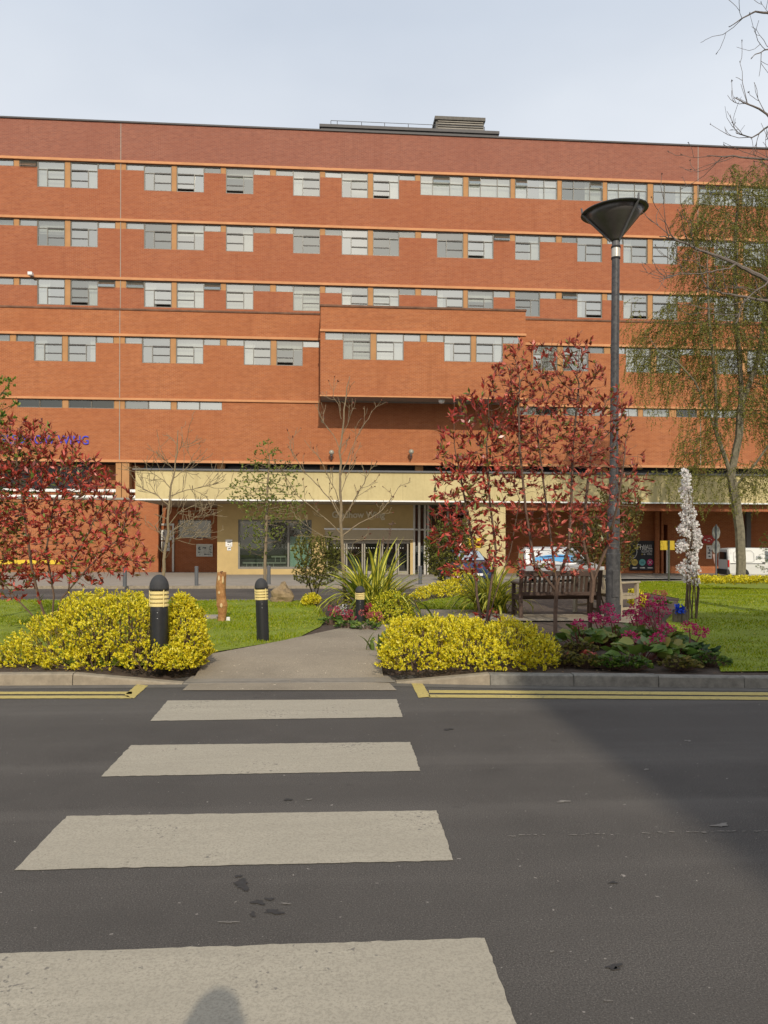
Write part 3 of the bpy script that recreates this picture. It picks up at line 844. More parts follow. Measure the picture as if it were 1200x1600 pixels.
# rooms behind the glass
for nm, Y, x0, x1, z0, z1 in [('room_wall', YU, XA, XZ, bounds[3] + .3, zroof - 2.2), ('room_wall', YL, XA, XZ, zL0 + .3, zcopL - .3)]:
    mb = MB().quad((x0, Y + 2.4, z0), (x1, Y + 2.4, z0), (x1, Y + 2.4, z1), (x0, Y + 2.4, z1))
    zs2 = [z0, z1] + ([zat(UR, q, YU) + .5 for q in (341.7, 432.7)] if Y == YU else [])
    for z in zs2: mb.quad((x0, Y + .25, z), (x1, Y + .25, z), (x1, Y + 2.4, z), (x0, Y + 2.4, z))
    xx = x0
    while xx < x1: mb.quad((xx, Y + .25, z0), (xx, Y + 2.4, z0), (xx, Y + 2.4, z1), (xx, Y + .25, z1)); xx += 5.1
    put(nm, mb, M['room'], bld)
put('room_wall', MB().quad((XB0, YB + 1.9, zb0), (XB1, YB + 1.9, zb0), (XB1, YB + 1.9, zbt), (XB0, YB + 1.9, zbt)).quad((XB0, YB + .2, zb0 + 3.3), (XB1, YB + .2, zb0 + 3.3), (XB1, YB + 1.9, zb0 + 3.3), (XB0, YB + 1.9, zb0 + 3.3)), M['room'], bld)
# movement joints
for u, v, Y, z0, z1 in ((188.5, 330, YU, zcopL, zroof), (187, 600, YL, zL0, zcopL), (1090.5, 330, YU, zcopL, zroof), (1095, 600, YL, zL0, zcopL)):
    x = PX(u, v, Y).x
    put('movement_joint', MB().box(x - .022, x + .022, Y - .006, Y + .02, z0, z1), M['conc'], bld)
# mass behind and roof deck
put('roof', MB().box(XA, XZ, YU + .5, YU + 16, zroof - .5, zroof - .2), M['lead'], bld)
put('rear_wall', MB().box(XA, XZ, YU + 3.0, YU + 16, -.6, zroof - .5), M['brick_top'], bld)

# --- plant room on the roof
YP = 49.5
px0, px1 = PX(501, 205, YP).x, PX(778, 215, YP).x
zp0, zp1 = zroof - .25, zat(501, 194.5, YP)
rp = MB().box(px0, px1, YP, YP + 5, zp0, zp1 - .18).box(px0 - .08, px1 + .08, YP - .1, YP + 5, zp1 - .18, zp1)
plant = put('roof_plant', rp, M['lead'], bld)
sl = MB()
for k in range(3):
    z = zp1 - .34 - k * .24
    sl.box(px0 + .3, px1 - .25, YP - .06, YP - .004, z - .10, z)
put('louvre', sl, M['conc'], plant)
rl = MB(); zr = zat(501, 184, YP)
u_posts = [517, 527, 565, 601, 638, 676]
rx = [PX(u, 188, YP + .4).x for u in u_posts] + [PX(757, 205, YP + .4).x]
zr1 = zp1 + .95 * (zr - zp1) + .12
for x in rx: rl.tube([(x, YP + .4, zp1), (x, YP + .4, zp1 + .50)], .022, 6)
for z in (zp1 + .50, zp1 + .26): rl.tube([(rx[0], YP + .4, z), (rx[-1], YP + .4, z)], .018, 6)
put('railing', rl, M['steel_grey'], plant)
bx0, bx1 = PX(681, 200, YP + 1).x, PX(756, 200, YP + 1).x; bz1 = zat(700, 183.5, YP + 1)
lb = put('louvre_box', MB().box(bx0, bx1, YP + 1, YP + 4, zp1, bz1 - .22).box(bx0 - .08, bx1 + .08, YP + .85, YP + 4.1, bz1 - .22, bz1), plain('plant_grey', (.13, .12, .105), .8, var=.3), plant)
sl = MB(); n = 7
for k in range(n):
    z = bz1 - .25 - k * (bz1 - .27 - zp1) / n
    sl.box(bx0 + .12, bx1 - .05, YP + .93, YP + .997, z - .07, z)
put('louvre', sl, M['conc'], plant)

# ------------------------------------------------------------------ ground floor
def wallbox(name, u0, u1, v0, v1, Y, mat, thick=.3, vref=None, to_ground=False, parent=bld, **kw):
    vm = vref or (v0 + v1) / 2
    x0, x1 = PX(u0, vm, Y).x, PX(u1, vm, Y).x; um = (u0 + u1) / 2
    z1 = zat(um, v0, Y); z0 = (zg(Y) + .09) if to_ground else zat(um, v1, Y)
    return put(name, MB().box(x0, x1, Y, Y + thick, z0, z1), mat, parent, **kw)

# recess under the first floor: dark clerestory behind the canopy, ochre columns
YR = 48.6
M['clerestory'] = plain('dark_window_band', (.02, .02, .022), .25, .4)
put('recess_wall', MB().box(XA, XZ, YR + .3, YR + .5, zL0 - 2.6, zL0 - .16), M['brick_low'], bld)
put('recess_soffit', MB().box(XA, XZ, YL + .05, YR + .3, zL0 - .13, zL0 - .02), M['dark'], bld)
for u0, u1 in ((-40, 66), (72, 143), (225, 338), (352, 500), (512, 648), (662, 790), (800, 936), (950, 1090), (1104, 1240)):
    o = wallbox('clerestory_window', u0, u1, 728, 768, YR + .2, M['clerestory'], .05, 745)
for u0, u1 in ((339, 351), (500, 511), (649, 661), (790, 800), (937, 949), (1091, 1103)):
    wallbox('column', u0, u1, 724.5, 775, YL + .55, M['ochre'], .35, 745)
xc0, xc1 = PX(181, 750, YL).x, PX(202, 750, YL).x
xm = PX(190, 750, YL).x
zc0 = zat(190, 779, YL)
put('column', MB().box(xc0, xm - .02, YL - .02, YL + .6, zc0, zL0 - .16).box(xm + .02, xc1, YL - .02, YL + .6, zc0, zL0 - .16), M['ochre'], bld)
for u0, u1 in ((-60, 180.5), (202.5, 330)):
    for v0, v1 in ((764.5, 769), (774, 779)):
        x0, x1 = PX(u0, 770, YL).x, PX(u1, 770, YL).x
        put('white_rail', MB().box(x0, x1, YL + .05, YL + .18, zat(190, v1, YL), zat(190, v0, YL)), M['rail_white'], bld, bevel=.015)
# left ground-floor wall and the dim recess beside the entrance
xg = PX(247.5, 840, YG).x; zg1 = zat(220, 781, YG)
put('ground_floor_wall', MB().box(XA, xg, YG, YG + .4, -.45, zg1), M['brick_low'], bld)
put('wall_cap', MB().box(XA, xg, YG - .06, YL + .3, zg1, zg1 + .12), M['conc'], bld)
YE = 48.3
w_rec = MB(); x0, x1 = xg, PX(345, 840, 43).x + 1.5
ww = (PX(278, 830, YE).x, PX(330, 830, YE).x, zat(300, 841, YE), zat(300, 812, YE))
wall_cells(w_rec, x0, x1, -.45, zat(300, 778, YE), YE, [ww])
put('recess_brick_wall', w_rec, M['brick_low'], bld)
rw = put('recess_window', MB().box(ww[0], ww[1], YE + .1, YE + .16, ww[2], ww[2] + .06).box(ww[0], ww[1], YE + .1, YE + .16, ww[3] - .06, ww[3]).box(ww[0], ww[0] + .06, YE + .1, YE + .16, ww[2] + .06, ww[3] - .06).box(ww[1] - .06, ww[1], YE + .1, YE + .16, ww[2] + .06, ww[3] - .06), M['frame'], bld)
put('pane', MB().quad((ww[0], YE + .14, ww[2]), (ww[1], YE + .14, ww[2]), (ww[1], YE + .14, ww[3]), (ww[0], YE + .14, ww[3])), M['glass_dark'], rw)
# service door with silver posts
xd0, xd1 = PX(247.5, 860, YE - .1).x, PX(272, 860, YE - .1).x; zd0, zd1 = -.34, zat(258, 818, YE)
sd = put('service_door', MB().box(xd0, xd0 + .12, YE - .12, YE - .02, zd0, zd1).box(xd1 - .12, xd1, YE - .12, YE - .02, zd0, zd1).box(xd0 + .12, xd1 - .12, YE - .12, YE - .02, zd1 - .12, zd1), M['alu'], bld)
put('door_leaf', MB().box(xd0 + .12, xd1 - .12, YE - .07, YE - .025, zd0, zd1 - .12), M['brick_low'], sd)

# canopy: cream stone box with a grey cap, standing well out from the wall
YC = 39.6
cx0, cx1 = PX(211.5, 758, YC).x, PX(1420, 762, YC).x
czt, czb = zat(211.5, 734.5, YC), zat(400, 780.5, YC)
can = put('canopy', MB().box(cx0, cx1, YC, YC + .35, czb, czt).box(cx0, cx0 + .35, YC + .35, YL + .4, czb, czt), M['cream'], bld)
put('canopy_cap', MB().box(cx0 - .12, cx1, YC - .1, YL + .5, czt, czt + .09), M['steel_grey'], can)
put('canopy_edge', MB().box(cx0 - .01, cx1, YC - .02, YC + .1, czb - .07, czb), M['white'], can)
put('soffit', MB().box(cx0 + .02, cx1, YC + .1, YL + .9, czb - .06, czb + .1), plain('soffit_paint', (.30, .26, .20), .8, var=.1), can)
# patches of stain under the cap
# cream entrance block
YW = 43.1
ex0, ex1 = PX(339.5, 840, YW).x, PX(646, 840, YW).x
zfl = zg(YW) + .09
SW = (PX(372, 850, YW).x, PX(487, 850, YW).x, zat(420, 889, YW), zat(420, 812, YW))
DW = (PX(508, 860, YW).x, PX(641, 860, YW).x, zfl - .02, zat(570, 843, YW))
w_e = MB(); wall_cells(w_e, ex0, ex1, zfl - .1, czb - .06, YW, [SW, DW], .3)
w_e.quad((ex0, YW + 5, zfl - .1), (ex0, YW, zfl - .1), (ex0, YW, czb - .06), (ex0, YW + 5, czb - .06))
put('entrance_wall', w_e, M['cream_wall'], bld)
f = MB(); b = .09
f.box(SW[0], SW[1], YW + .05, YW + .2, SW[2], SW[2] + b + .03).box(SW[0], SW[1], YW + .05, YW + .2, SW[3] - b, SW[3]).box(SW[0], SW[0] + b, YW + .05, YW + .2, SW[2] + b + .03, SW[3] - b).box(SW[1] - b, SW[1], YW + .05, YW + .2, SW[2] + b + .03, SW[3] - b)
xq = PX(450.5, 850, YW).x; f.box(xq - .05, xq + .05, YW + .05, YW + .2, SW[2] + b + .03, SW[3] - b)
sw = put('shop_window', f, M['frame'], bld)
put('pane', MB().quad((SW[0], YW + .14, SW[2]), (SW[1], YW + .14, SW[2]), (SW[1], YW + .14, SW[3]), (SW[0], YW + .14, SW[3])), M['glass_green'], sw)
put('white_blind', MB().box(xq + .08, SW[1] - .1, YW + .25, YW + .27, SW[2] + .12, zat(420, 838, YW)), plain('pale_blue_board', (.60, .78, .74), .7, var=.05), sw)
inner = MB().box(SW[0] - .2, SW[1] + .2, YW + 2.2, YW + 2.3, SW[2] - .3, SW[3] + .2)
for k in range(2): inner.box(SW[0] + .3, xq - .2, YW + .7 + .3 * k, YW + .75 + .3 * k, SW[2] + .15 + .3 * k, SW[2] + .24 + .3 * k)
put('shop_interior', inner, plain('shop_back_wall', (.10, .115, .085), .9, var=.3, scale=1), bld)
for k in range(2):
    mb = MB(); z = SW[2] + .28 + k * .35
    mb.box(SW[0] + .2 + 1.6 * k, xq - .15, YW + .5, YW + .55, z, z + .09)
    for j in range(6): mb.box(SW[0] + .4 + 1.6 * k + j * .3, SW[0] + .44 + 1.6 * k + j * .3, YW + .5, YW + .55, z - .3, z)
    put('bench_rail', mb, M['alu'], sw)
# entrance doors: white header, beige band, four glazed leaves
hx0, hx1 = PX(506.5, 830, YW).x, PX(646, 830, YW).x
put('door_header', MB().box(hx0, hx1, YW - .35, YW - .01, zat(570, 828, YW), zat(570, 825.5, YW)), M['white'], bld)
put('door_fascia', MB().box(hx0 + .05, hx1 - .05, YW - .28, YW - .012, zat(570, 843.5, YW), zat(570, 828.2, YW)), plain('beige_fascia', (.40, .33, .22), .7, var=.06), bld)
M['door_metal'] = plain('door_metal', (.30, .275, .225), .5, var=.06)
ent = put('entrance_door', MB().box(DW[0], DW[1], YW + .06, YW + .2, DW[3] - .22, DW[3] - .02), M['door_metal'], bld)
lx = [DW[0] + .06] + [PX(u, 865, YW).x for u in (540, 568, 596, 621, 639)]
for a, c in zip(lx, lx[1:]):
    lf = MB().box(a + .02, a + .10, YW + .08, YW + .15, zfl, DW[3] - .22).box(c - .10, c - .02, YW + .08, YW + .15, zfl, DW[3] - .22).box(a + .1, c - .1, YW + .08, YW + .15, zfl, zfl + .2)
    l = put('door_leaf', lf, M['door_metal'], ent)
    put('pane', MB().quad((a + .1, YW + .12, zfl + .2), (c - .1, YW + .12, zfl + .2), (c - .1, YW + .12, DW[3] - .22), (a + .1, YW + .12, DW[3] - .22)), M['glass_dark'], l)
    dots = MB()
    for j in range(int((c - a - .25) / .14)): dots.box(a + .16 + j * .14, a + .20 + j * .14, YW + .112, YW + .116, zfl + 1.48, zfl + 1.52)
    put('manifestation_dots', dots, M['white'], l)
put('lobby_interior', MB().box(ex0 + .2, ex1, YW + 4.5, YW + 4.6, zfl, czb - .1).box(ex0 + .2, PX(735, 850, YW).x, YW + .4, YW + 4.5, zfl - .08, zfl + .004), M['dark'], bld)
# glazed lobby on the right of the doors, cream pier, brick lintel
gx = [PX(u, 830, YW).x for u in (647, 655, 664, 669, 700, 729)]
lob = MB()
for x in gx: lob.box(x - .06, x + .06, YW - .02, YW + .12, zfl, czb - .06)
lob.box(gx[0], gx[-1], YW, YW + .1, zat(690, 829, YW), zat(690, 826.5, YW))
lo = put('lobby_glazing', lob, M['alu'], bld)
put('pane', MB().quad((gx[0], YW + .06, zfl), (gx[-1], YW + .06, zfl), (gx[-1], YW + .06, czb - .06), (gx[0], YW + .06, czb - .06)), M['glass_dark'], lo)
put('light_tube', MB().box(PX(673.5, 800, YW).x, PX(676.5, 800, YW).x, YW + .5, YW + .6, zat(675, 826, YW), zat(675, 788, YW)), M['white'], lo)
put('lobby_back', MB().box(gx[0], gx[-1] + .5, YW + 4.5, YW + 4.6, zfl, czb - .1), M['dark'], bld)
YPi = 39.95
put('canopy_pier', MB().box(PX(729, 830, YPi).x, PX(790, 830, YPi).x, YPi, YPi + .9, zg(YPi) - .05, czb - .06), M['cream'], bld, bevel=.02)
put('brick_lintel', MB().box(PX(791, 790, YPi).x, cx1, YPi + .05, YPi + .3, zat(860, 797.5, YPi), czb - .065), M['brick'], bld)
# right-hand ground-floor wall, deep in the canopy's shade
YQ = 45.2
w_q = MB(); qx0 = PX(760, 840, YQ).x
doorq = (PX(1031, 860, YQ).x, PX(1043, 860, YQ).x, -.4, zat(1037, 820, YQ))
wall_cells(w_q, qx0, XZ, -.45, czb, YQ, [doorq], .8)
w_q.quad((qx0, YQ + 2.5, -.45), (qx0, YQ, -.45), (qx0, YQ, czb), (qx0, YQ + 2.5, czb))
put('shaded_brick_wall', w_q, M['brick_low'], bld)
put('doorway_back', MB().box(doorq[0] - .2, doorq[1] + .2, YQ + .8, YQ + .9, -.4, czb), M['dark'], bld)
for u0, u1 in ((1024, 1030.5), (1033.5, 1037)): wallbox('brick_pier', u0, u1, 800, 890, YQ - .3, M['brick_low'], .29, 850, True)
put('door_post', MB().box(PX(1040.5, 860, YQ).x, PX(1043.5, 860, YQ).x, YQ - .08, YQ - .01, -.32, zat(1042, 858, YQ)), M['white'], bld)
put('dark_downpipe', MB().box(PX(1163, 850, YQ).x, PX(1170, 850, YQ).x, YQ - .25, YQ - .02, -.32, czb), M['steel_grey'], bld)

# ------------------------------------------------------------------ lettering and signs on the building
def text_obj(name, s, x, y, z, size, mat, parent=None, width=None, extrude=.02, rz=0.0, align='LEFT', local=False, bold=0.0):
    cu = bpy.data.curves.new(name, 'FONT'); cu.body = s; cu.size = size; cu.extrude = extrude; cu.align_x = align; cu.offset = bold
    o = bpy.data.objects.new(name, cu); col.objects.link(o); cu.materials.append(mat)
    me = bpy.data.meshes.new_from_object(o); bpy.data.objects.remove(o); me.materials.clear(); me.materials.append(mat)
    o = bpy.data.objects.new(name, me); col.objects.link(o); o.rotation_euler = (R(90), 0, rz)
    if width:
        xs_ = [q.co.x for q in me.vertices]; o.scale = (width / (max(xs_) - min(xs_)), 1, 1)
    o.location = Vector((x, y, z)) - (wpos(parent) if parent is not None and not local else Vector((0, 0, 0)))
    if parent is not None: o.parent = parent
    return o
blue = plain('blue_letter', (.035, .05, .55), .4, var=.05)
a, b = PX(-3, 690, YL), PX(138, 690, YL)
sg = thing('wing_sign', 'blue capital letters GLEDHOW WING fixed high on the brick wall at the left', 'lettering', (a.x, YL - .1, zat(60, 693.5, YL)))
text_obj('lettering', 'GLEDHOW WING', a.x, YL - .05, zat(60, 693.5, YL), .74, blue, sg, width=b.x - a.x, extrude=.03)
a, b = PX(518.5, 805, YW), PX(601, 805, YW)
sg = thing('entrance_sign', 'pale metal letters Gledhow Wing on the shaded wall over the entrance doors', 'lettering', (a.x, YW - .1, zat(560, 809, YW)))
text_obj('lettering', 'Gledhow Wing', a.x, YW - .05, zat(560, 809, YW), .5, plain('letter_metal', (.72, .66, .50), .5, var=.05), sg, width=b.x - a.x, extrude=.02, bold=.012)

YS = YQ - .08
x0, x1 = PX(983.5, 868, YS).x, PX(1022.5, 868, YS).x; z0, z1 = zat(1003, 891, YS), zat(1003, 845, YS); w = x1 - x0
ml = thing('mall_sign', 'black board reading The Mall with yellow, teal and pink discs, beside the brick pier', 'sign', (x0, YS, z0))
put('board', MB().box(x0, x1, YS - .06, YS, z0, z1), plain('sign_black', (.022, .022, .028), .6, var=.1), ml)
wt, gold = plain('sign_white', (.75, .75, .72), .6, var=.03), plain('sign_gold', (.62, .48, .12), .6, var=.05)
text_obj('lettering', 'The', x0 + w * .20, YS - .07, z0 + (z1 - z0) * .70, .48, wt, ml, extrude=.004)
text_obj('lettering', 'MALL', x0 + w * .53, YS - .07, z0 + (z1 - z0) * .72, .38, wt, ml, width=w * .36, extrude=.004, bold=.004)
text_obj('lettering', 'GLEDHOW', x0 + w * .46, YS - .07, z0 + (z1 - z0) * .60, .25, wt, ml, width=w * .43, extrude=.004)
text_obj('lettering', 'WING', x0 + w * .68, YS - .07, z0 + (z1 - z0) * .515, .18, wt, ml, width=w * .20, extrude=.004)
sw_ = MB(); pts = [(x0 + w * (.16 + .12 * math.cos(t) + .1 * t / 6), YS - .07, z0 + (z1 - z0) * (.6 + .16 * math.sin(t) * (1 - t / 9))) for t in np.linspace(-2.6, 3.2, 20)]
put('swash', sw_.tube(pts, .02, 5), wt, ml)
for k, (c, lab, t) in enumerate((((.62, .46, .10), 'FRESH', 'T'), ((.16, .48, .48), 'COFFEE', '-'), ((.55, .03, .16), 'FOOD', 'X'))):
    cx, cz = x0 + w * (.19 + .31 * k), z0 + (z1 - z0) * .27
    m_ = plain('disc_colour', c, .6, var=.04)
    vs_ = [(cx + .2 * math.cos(q), YS - .066, cz + .2 * math.sin(q)) for q in np.linspace(0, 2 * PI, 25)[:-1]]
    put('disc', MB().add(vs_ + [(p[0], YS - .059, p[2]) for p in vs_], [tuple(range(23, -1, -1))] + [(i, (i + 1) % 24, 24 + (i + 1) % 24, 24 + i) for i in range(24)]), m_, ml)
    dk = [plain('emblem_ink', (.25, .2, .05), .6), plain('emblem_ink', (.05, .2, .2), .6), wt][k]
    em = MB()
    if k == 2:
        for s in (-1, 1): em.tube([(cx - .1 * s, YS - .07, cz - .1), (cx + .1 * s, YS - .07, cz + .1)], .018, 5)
    else:
        em.box(cx - .11, cx + .11, YS - .072, YS - .067, cz + .0, cz + .03)
        for q in (-.07, 0, .07): em.box(cx + q - .012, cx + q + .012, YS - .072, YS - .067, cz - .09, cz - .001)
    put('emblem', em, dk, ml)
    put('caption_bar', MB().box(cx - .15, cx + .15, YS - .068, YS - .061, cz - .36, cz - .30), wt, ml)
for q, c in ((.49, gold), (.58, wt)):
    put('dot', MB().lathe([(.0, -.05), (.045, -.03), (.05, 0), (.045, .03), (.0, .05)], (x0 + w * q, YS - .06, z0 + (z1 - z0) * .545), 10), c, ml)

# map board and notices
YM = YE - .01
x0, x1 = PX(307, 860, YM).x, PX(332.5, 860, YM).x; z0, z1 = zat(320, 869.5, YM), zat(320, 850, YM)
mbd = thing('map_board', 'framed pale site map board on the dark brick of the entrance recess', 'notice board', (x0, YM, z0))
put('frame', MB().box(x0, x1, YM - .08, YM, z0, z1), M['alu'], mbd)
put('map_sheet', MB().box(x0 + .05, x1 - .05, YM - .09, YM - .081, z0 + .05, z1 - .05), plain('map_paper', (.55, .56, .50), .6, var=.25, scale=5), mbd)
def inkblocks(parent, x0, x1, z0, z1, y, n, mat, s=.05):
    mb = MB()
    for _ in range(n):
        a, b = rnd.uniform(x0, x1), rnd.uniform(z0, z1); mb.box(a, a + rnd.uniform(.5, 2) * s, y - .004, y, b, b + rnd.uniform(.4, .9) * s)
    put('ink', mb, mat, parent)
ink = plain('printed_ink', (.10, .11, .13), .7, var=.3)
for q in ((x0 + .1, x1 - .15, z0 + .08, z0 + .13), (x0 + .1, x0 + .16, z0 + .2, z1 - .15), (x1 - .2, x1 - .14, z0 + .2, z1 - .15), (x0 + .35, x1 - .4, z1 - .32, z1 - .22)):
    inkblocks(mbd, *q, YM - .092, 6, ink, .07)
for (u0, u1, v0, v1, Y, nm, lab, n) in ((352.5, 363, 843, 854, YW - .01, 'no_smoking_notice', 'square white notice with black symbols on the cream wall', 7), (355, 361, 854.7, 860, YW - .01, 'small_notice', 'small white slip directly below the square notice on the cream wall', 2),
                                   (250.5, 268, 828, 844, YE - .13, 'door_poster', 'upper of two white posters on the service door behind the bare tree', 6), (252, 265, 846, 861, YE - .13, 'door_poster', 'lower of two white posters on the service door behind the bare tree', 6)):
    x0, x1 = PX(u0, (v0 + v1) / 2, Y).x, PX(u1, (v0 + v1) / 2, Y).x; z0, z1 = zat(u0, v1, Y), zat(u0, v0, Y)
    t = thing(nm, lab, 'notice', (x0, Y, z0)); put('sheet', MB().box(x0, x1, Y - .025, Y - .002, z0, z1), M['white'], t)
    inkblocks(t, x0 + .05, x1 - .13, z0 + .05, z1 - .1, Y - .026, n, ink, .07)
# red sign with its poster on the shaded wall
Y = YQ - .01
x0, x1 = PX(1097.5, 842, Y).x, PX(1116.5, 842, Y).x; z0, z1 = zat(1107, 849, Y), zat(1107, 836.5, Y)
t = thing('red_sign', 'red sign with pale lettering on the shaded brick wall near the round signs', 'sign', (x0, Y, z0))
put('board', MB().box(x0, x1, Y - .06, Y, z0, z1), plain('sign_red', (.5, .035, .03), .5, var=.06), t)
inkblocks(t, x0 + .06, x1 - .2, z0 + .1, z1 - .12, Y - .061, 6, wt, .08)
x0, x1 = PX(1103.5, 862, Y).x, PX(1112, 862, Y).x; z0, z1 = zat(1107, 873, Y), zat(1107, 852, Y)
t = thing('poster', 'tall white framed poster with dark pictures below the red sign', 'poster', (x0, Y, z0))
put('sheet', MB().box(x0, x1, Y - .04, Y, z0, z1), M['white'], t); inkblocks(t, x0 + .04, x1 - .16, z0 + .06, z1 - .15, Y - .041, 9, ink, .1)
# yellow sign on the canopy pier
Y = YPi - .01
x0, x1 = PX(727, 848, Y).x, PX(752, 848, Y).x; z0, z1 = zat(740, 855.5, Y), zat(740, 841, Y)
t = thing('yellow_sign', 'bright yellow sign on the cream pier behind the red shrub', 'sign', (x0, Y, z0))
put('board', MB().box(x0 + .1, x1, Y - .05, Y, z0, z1), plain('sign_yellow', (.75, .52, .02), .5, var=.06), t)
inkblocks(t, x0 + .2, x1 - .2, z0 + .12, z1 - .15, Y - .051, 4, ink, .06)
# yellow board low on the left wall
Y = YG - .01
t = thing('warning_strip', 'long yellow strip low on the orange brick wall behind the left red shrub', 'sign', (PX(0, 879, Y).x, Y, zat(0, 882, Y)))
put('strip', MB().box(PX(-90, 879, Y).x, PX(108, 879, Y).x, Y - .05, Y, zat(50, 881.5, Y), zat(50, 875, Y)), plain('strip_yellow', (.70, .50, .03), .5, var=.12), t)

# wall lamps, floodlight, camera
for u, v, lab in ((518, 707, 'globe wall lamp above the canopy, behind the tall bare tree'), (642.5, 706, 'globe wall lamp above the canopy, under the right half of the bay')):
    p = PX(u, v, YL - .45)
    t = thing('wall_lamp', lab, 'lamp', (p.x, YL, p.z), group='globe lamps on the brick wall')
    put('globe', MB().lathe([(.01, -.16), (.09, -.14), (.15, -.06), (.165, .0), (.14, .09), (.08, .145), (.01, .165)], p, 16), plain('lamp_globe', (.32, .30, .24), .25, var=.1), t, smooth=True)
    put('bracket', MB().tube([(p.x, YL, p.z - .42), (p.x, YL - .35, p.z - .38), (p.x, YL - .45, p.z - .18)], .03, 8).lathe([(.08, -.05), (.08, .0)], (p.x, p.y, p.z - .18), 12), M['steel_grey'], t)
p = PX(690, 626.5, YB + .4)
t = thing('floodlight', 'white floodlight tucked under the front edge of the projecting bay', 'floodlight', tuple(p))
put('housing', MB().lathe([(.02, -.16), (.14, -.12), (.2, -.02), (.21, .06)], p, 16), M['white'], t, smooth=True)
put('bracket', MB().box(p.x - .03, p.x + .03, p.y - .03, p.y + .03, p.z + .06, zb0 + .03), M['steel_grey'], t)
p = PX(48, 428.5, YU - .3)
t = thing('security_camera', 'small white camera box on the ledge high at the left', 'camera', (p.x, YU - .16, p.z))
put('housing', MB().box(p.x - .12, p.x + .14, p.y - .2, p.y + .08, p.z - .09, p.z + .1), M['white'], t, bevel=.02)
put('bracket', MB().box(p.x - .03, p.x + .03, p.y + .08, YU, p.z - .12, p.z - .04), M['steel_grey'], t)

# ------------------------------------------------------------------ block across the road behind the viewer: its shadow lies on the road and lawn
p1, p2 = ground(875, 1093, 0), ground(1120, 957)
kx = math.tan(SUN_AZ)
YN = -16.0
hx = p1.x + (p1.y - YN) * kx
hh = (p2.y - YN) / math.cos(SUN_AZ) * math.tan(SUN_EL) + .12
oth = thing('office_block', 'flat roofed brick block across the road behind the viewer, shading the right side', 'building', (hx, YN, 0))
mb = MB(); holes = []
nfl = int(hh // 3.3)
for k in range(nfl):
    for j in range(8): holes.append((hx + 1.2 + j * 4, hx + 3.4 + j * 4, 1.0 + k * 3.3, 2.6 + k * 3.3))
xs0, xs1 = hx, hx + 34
p3 = ground(985, 958); xs2 = p3.x + (p3.y - YN) * kx          # the right part is taller than the left part
hlow = (12.3 - YN) / math.cos(SUN_AZ) * math.tan(SUN_EL) + .12
mb = MB()
w2 = MB(); wall_cells(w2, 0, 34, 0, hlow, 0, [(a - hx, b - hx, c, d) for a, b, c, d in holes if d < hlow - .3], .2)
mb.add([(xs0 + x_, YN - y_, z_) for x_, y_, z_ in w2.v], w2.f)
mb.box(xs0 + .001, xs1, YN - 15, YN - .3, 0, hlow - .05).box(xs0, xs0 + .05, YN - 14.9, YN, 0, hlow)
mb.box(xs2, xs1, YN - 15, YN - .01, hlow, hh)
holes = [h for h in holes if h[3] < hlow - .3]
put('brick_wall', mb, M['brick'], oth)
gm = MB()
for a, b, c, d in holes: gm.quad((b, YN - .15, c), (a, YN - .15, c), (a, YN - .15, d), (b, YN - .15, d))
put('window', gm, M['glass'], oth)
# ================================================================== street furniture
def bollard_light(u, d_base, h, dia, label, tilt=(0, 0)):
    p = ground(u[0], u[1]) if d_base is None else at_depth(u[0], HY, d_base)
    z = zg(p.y) + GARDEN
    t = thing('bollard_light', label, 'bollard', (p.x, p.y, z - .02), group='black bollard lights beside the path')
    r = dia / 2; s = h / 1.0
    put('post', MB().lathe([(r * .93, 0), (r * .93, .62 * s), (r * .9, .66 * s)], (0, 0, 0), 28), M['black'], t, local=True, smooth=False)
    core = MB().lathe([(r * .72, .66 * s), (r * .72, .83 * s)], (0, 0, 0), 20); 
    lv = put('louvre_lantern', core, plain('lantern_diffuser', (.5, .45, .3), .3, var=.1), t, local=True)
    rings = MB()
    for k in range(4):
        z0 = (.665 + .043 * k) * s
        rings.lathe([(r * .74, z0 + .028 * s), (r * 1.0, z0), (r * 1.0, z0 + .020 * s), (r * .76, z0 + .036 * s)], (0, 0, 0), 28, cap=False)
    for a in range(3):
        q = 2 * PI * a / 3 - .9
        rings.tube([(r * .96 * math.cos(q), r * .96 * math.sin(q), .66 * s), (r * .96 * math.cos(q), r * .96 * math.sin(q), .84 * s)], .008, 5)
    put('louvre_ring', rings, M['louvre'], lv, local=True)
    dome = [(r * 1.0, .835 * s), (r * 1.0, .835 * s + r * .25)] + [(r * math.cos(a), .835 * s + r * .25 + (s * .165 - r * .25) * math.sin(a)) for a in np.linspace(.15, PI / 2 - .05, 9)]
    put('cap', MB().lathe(dome, (0, 0, 0), 28), M['cap_black'], t, local=True, smooth=True)
    sc = MB()
    for zz in (.60, .54): sc.lathe([(.007, 0), (.004, .006)], (.0, -r * .93, zz * s), 8)
    put('screw', MB().add([(x, y, zz) for x, y, zz in sc.v], sc.f), M['alu'], t, local=True)
    t.rotation_euler = (tilt[0], tilt[1], rnd.uniform(-.2, .2))
    return t
bollard_light((249, 0), 8.95, 1.10, .222, 'large black bollard light half sunk in the yellow shrub by the kerb')
bollard_light((411, 1001), None, .945, .195, 'leaning black bollard light on the edge of the left lawn', (0, -.035))
bollard_light((563, 0), 13.6, .70, .172, 'small far black bollard light among flowers by the slim bare tree')

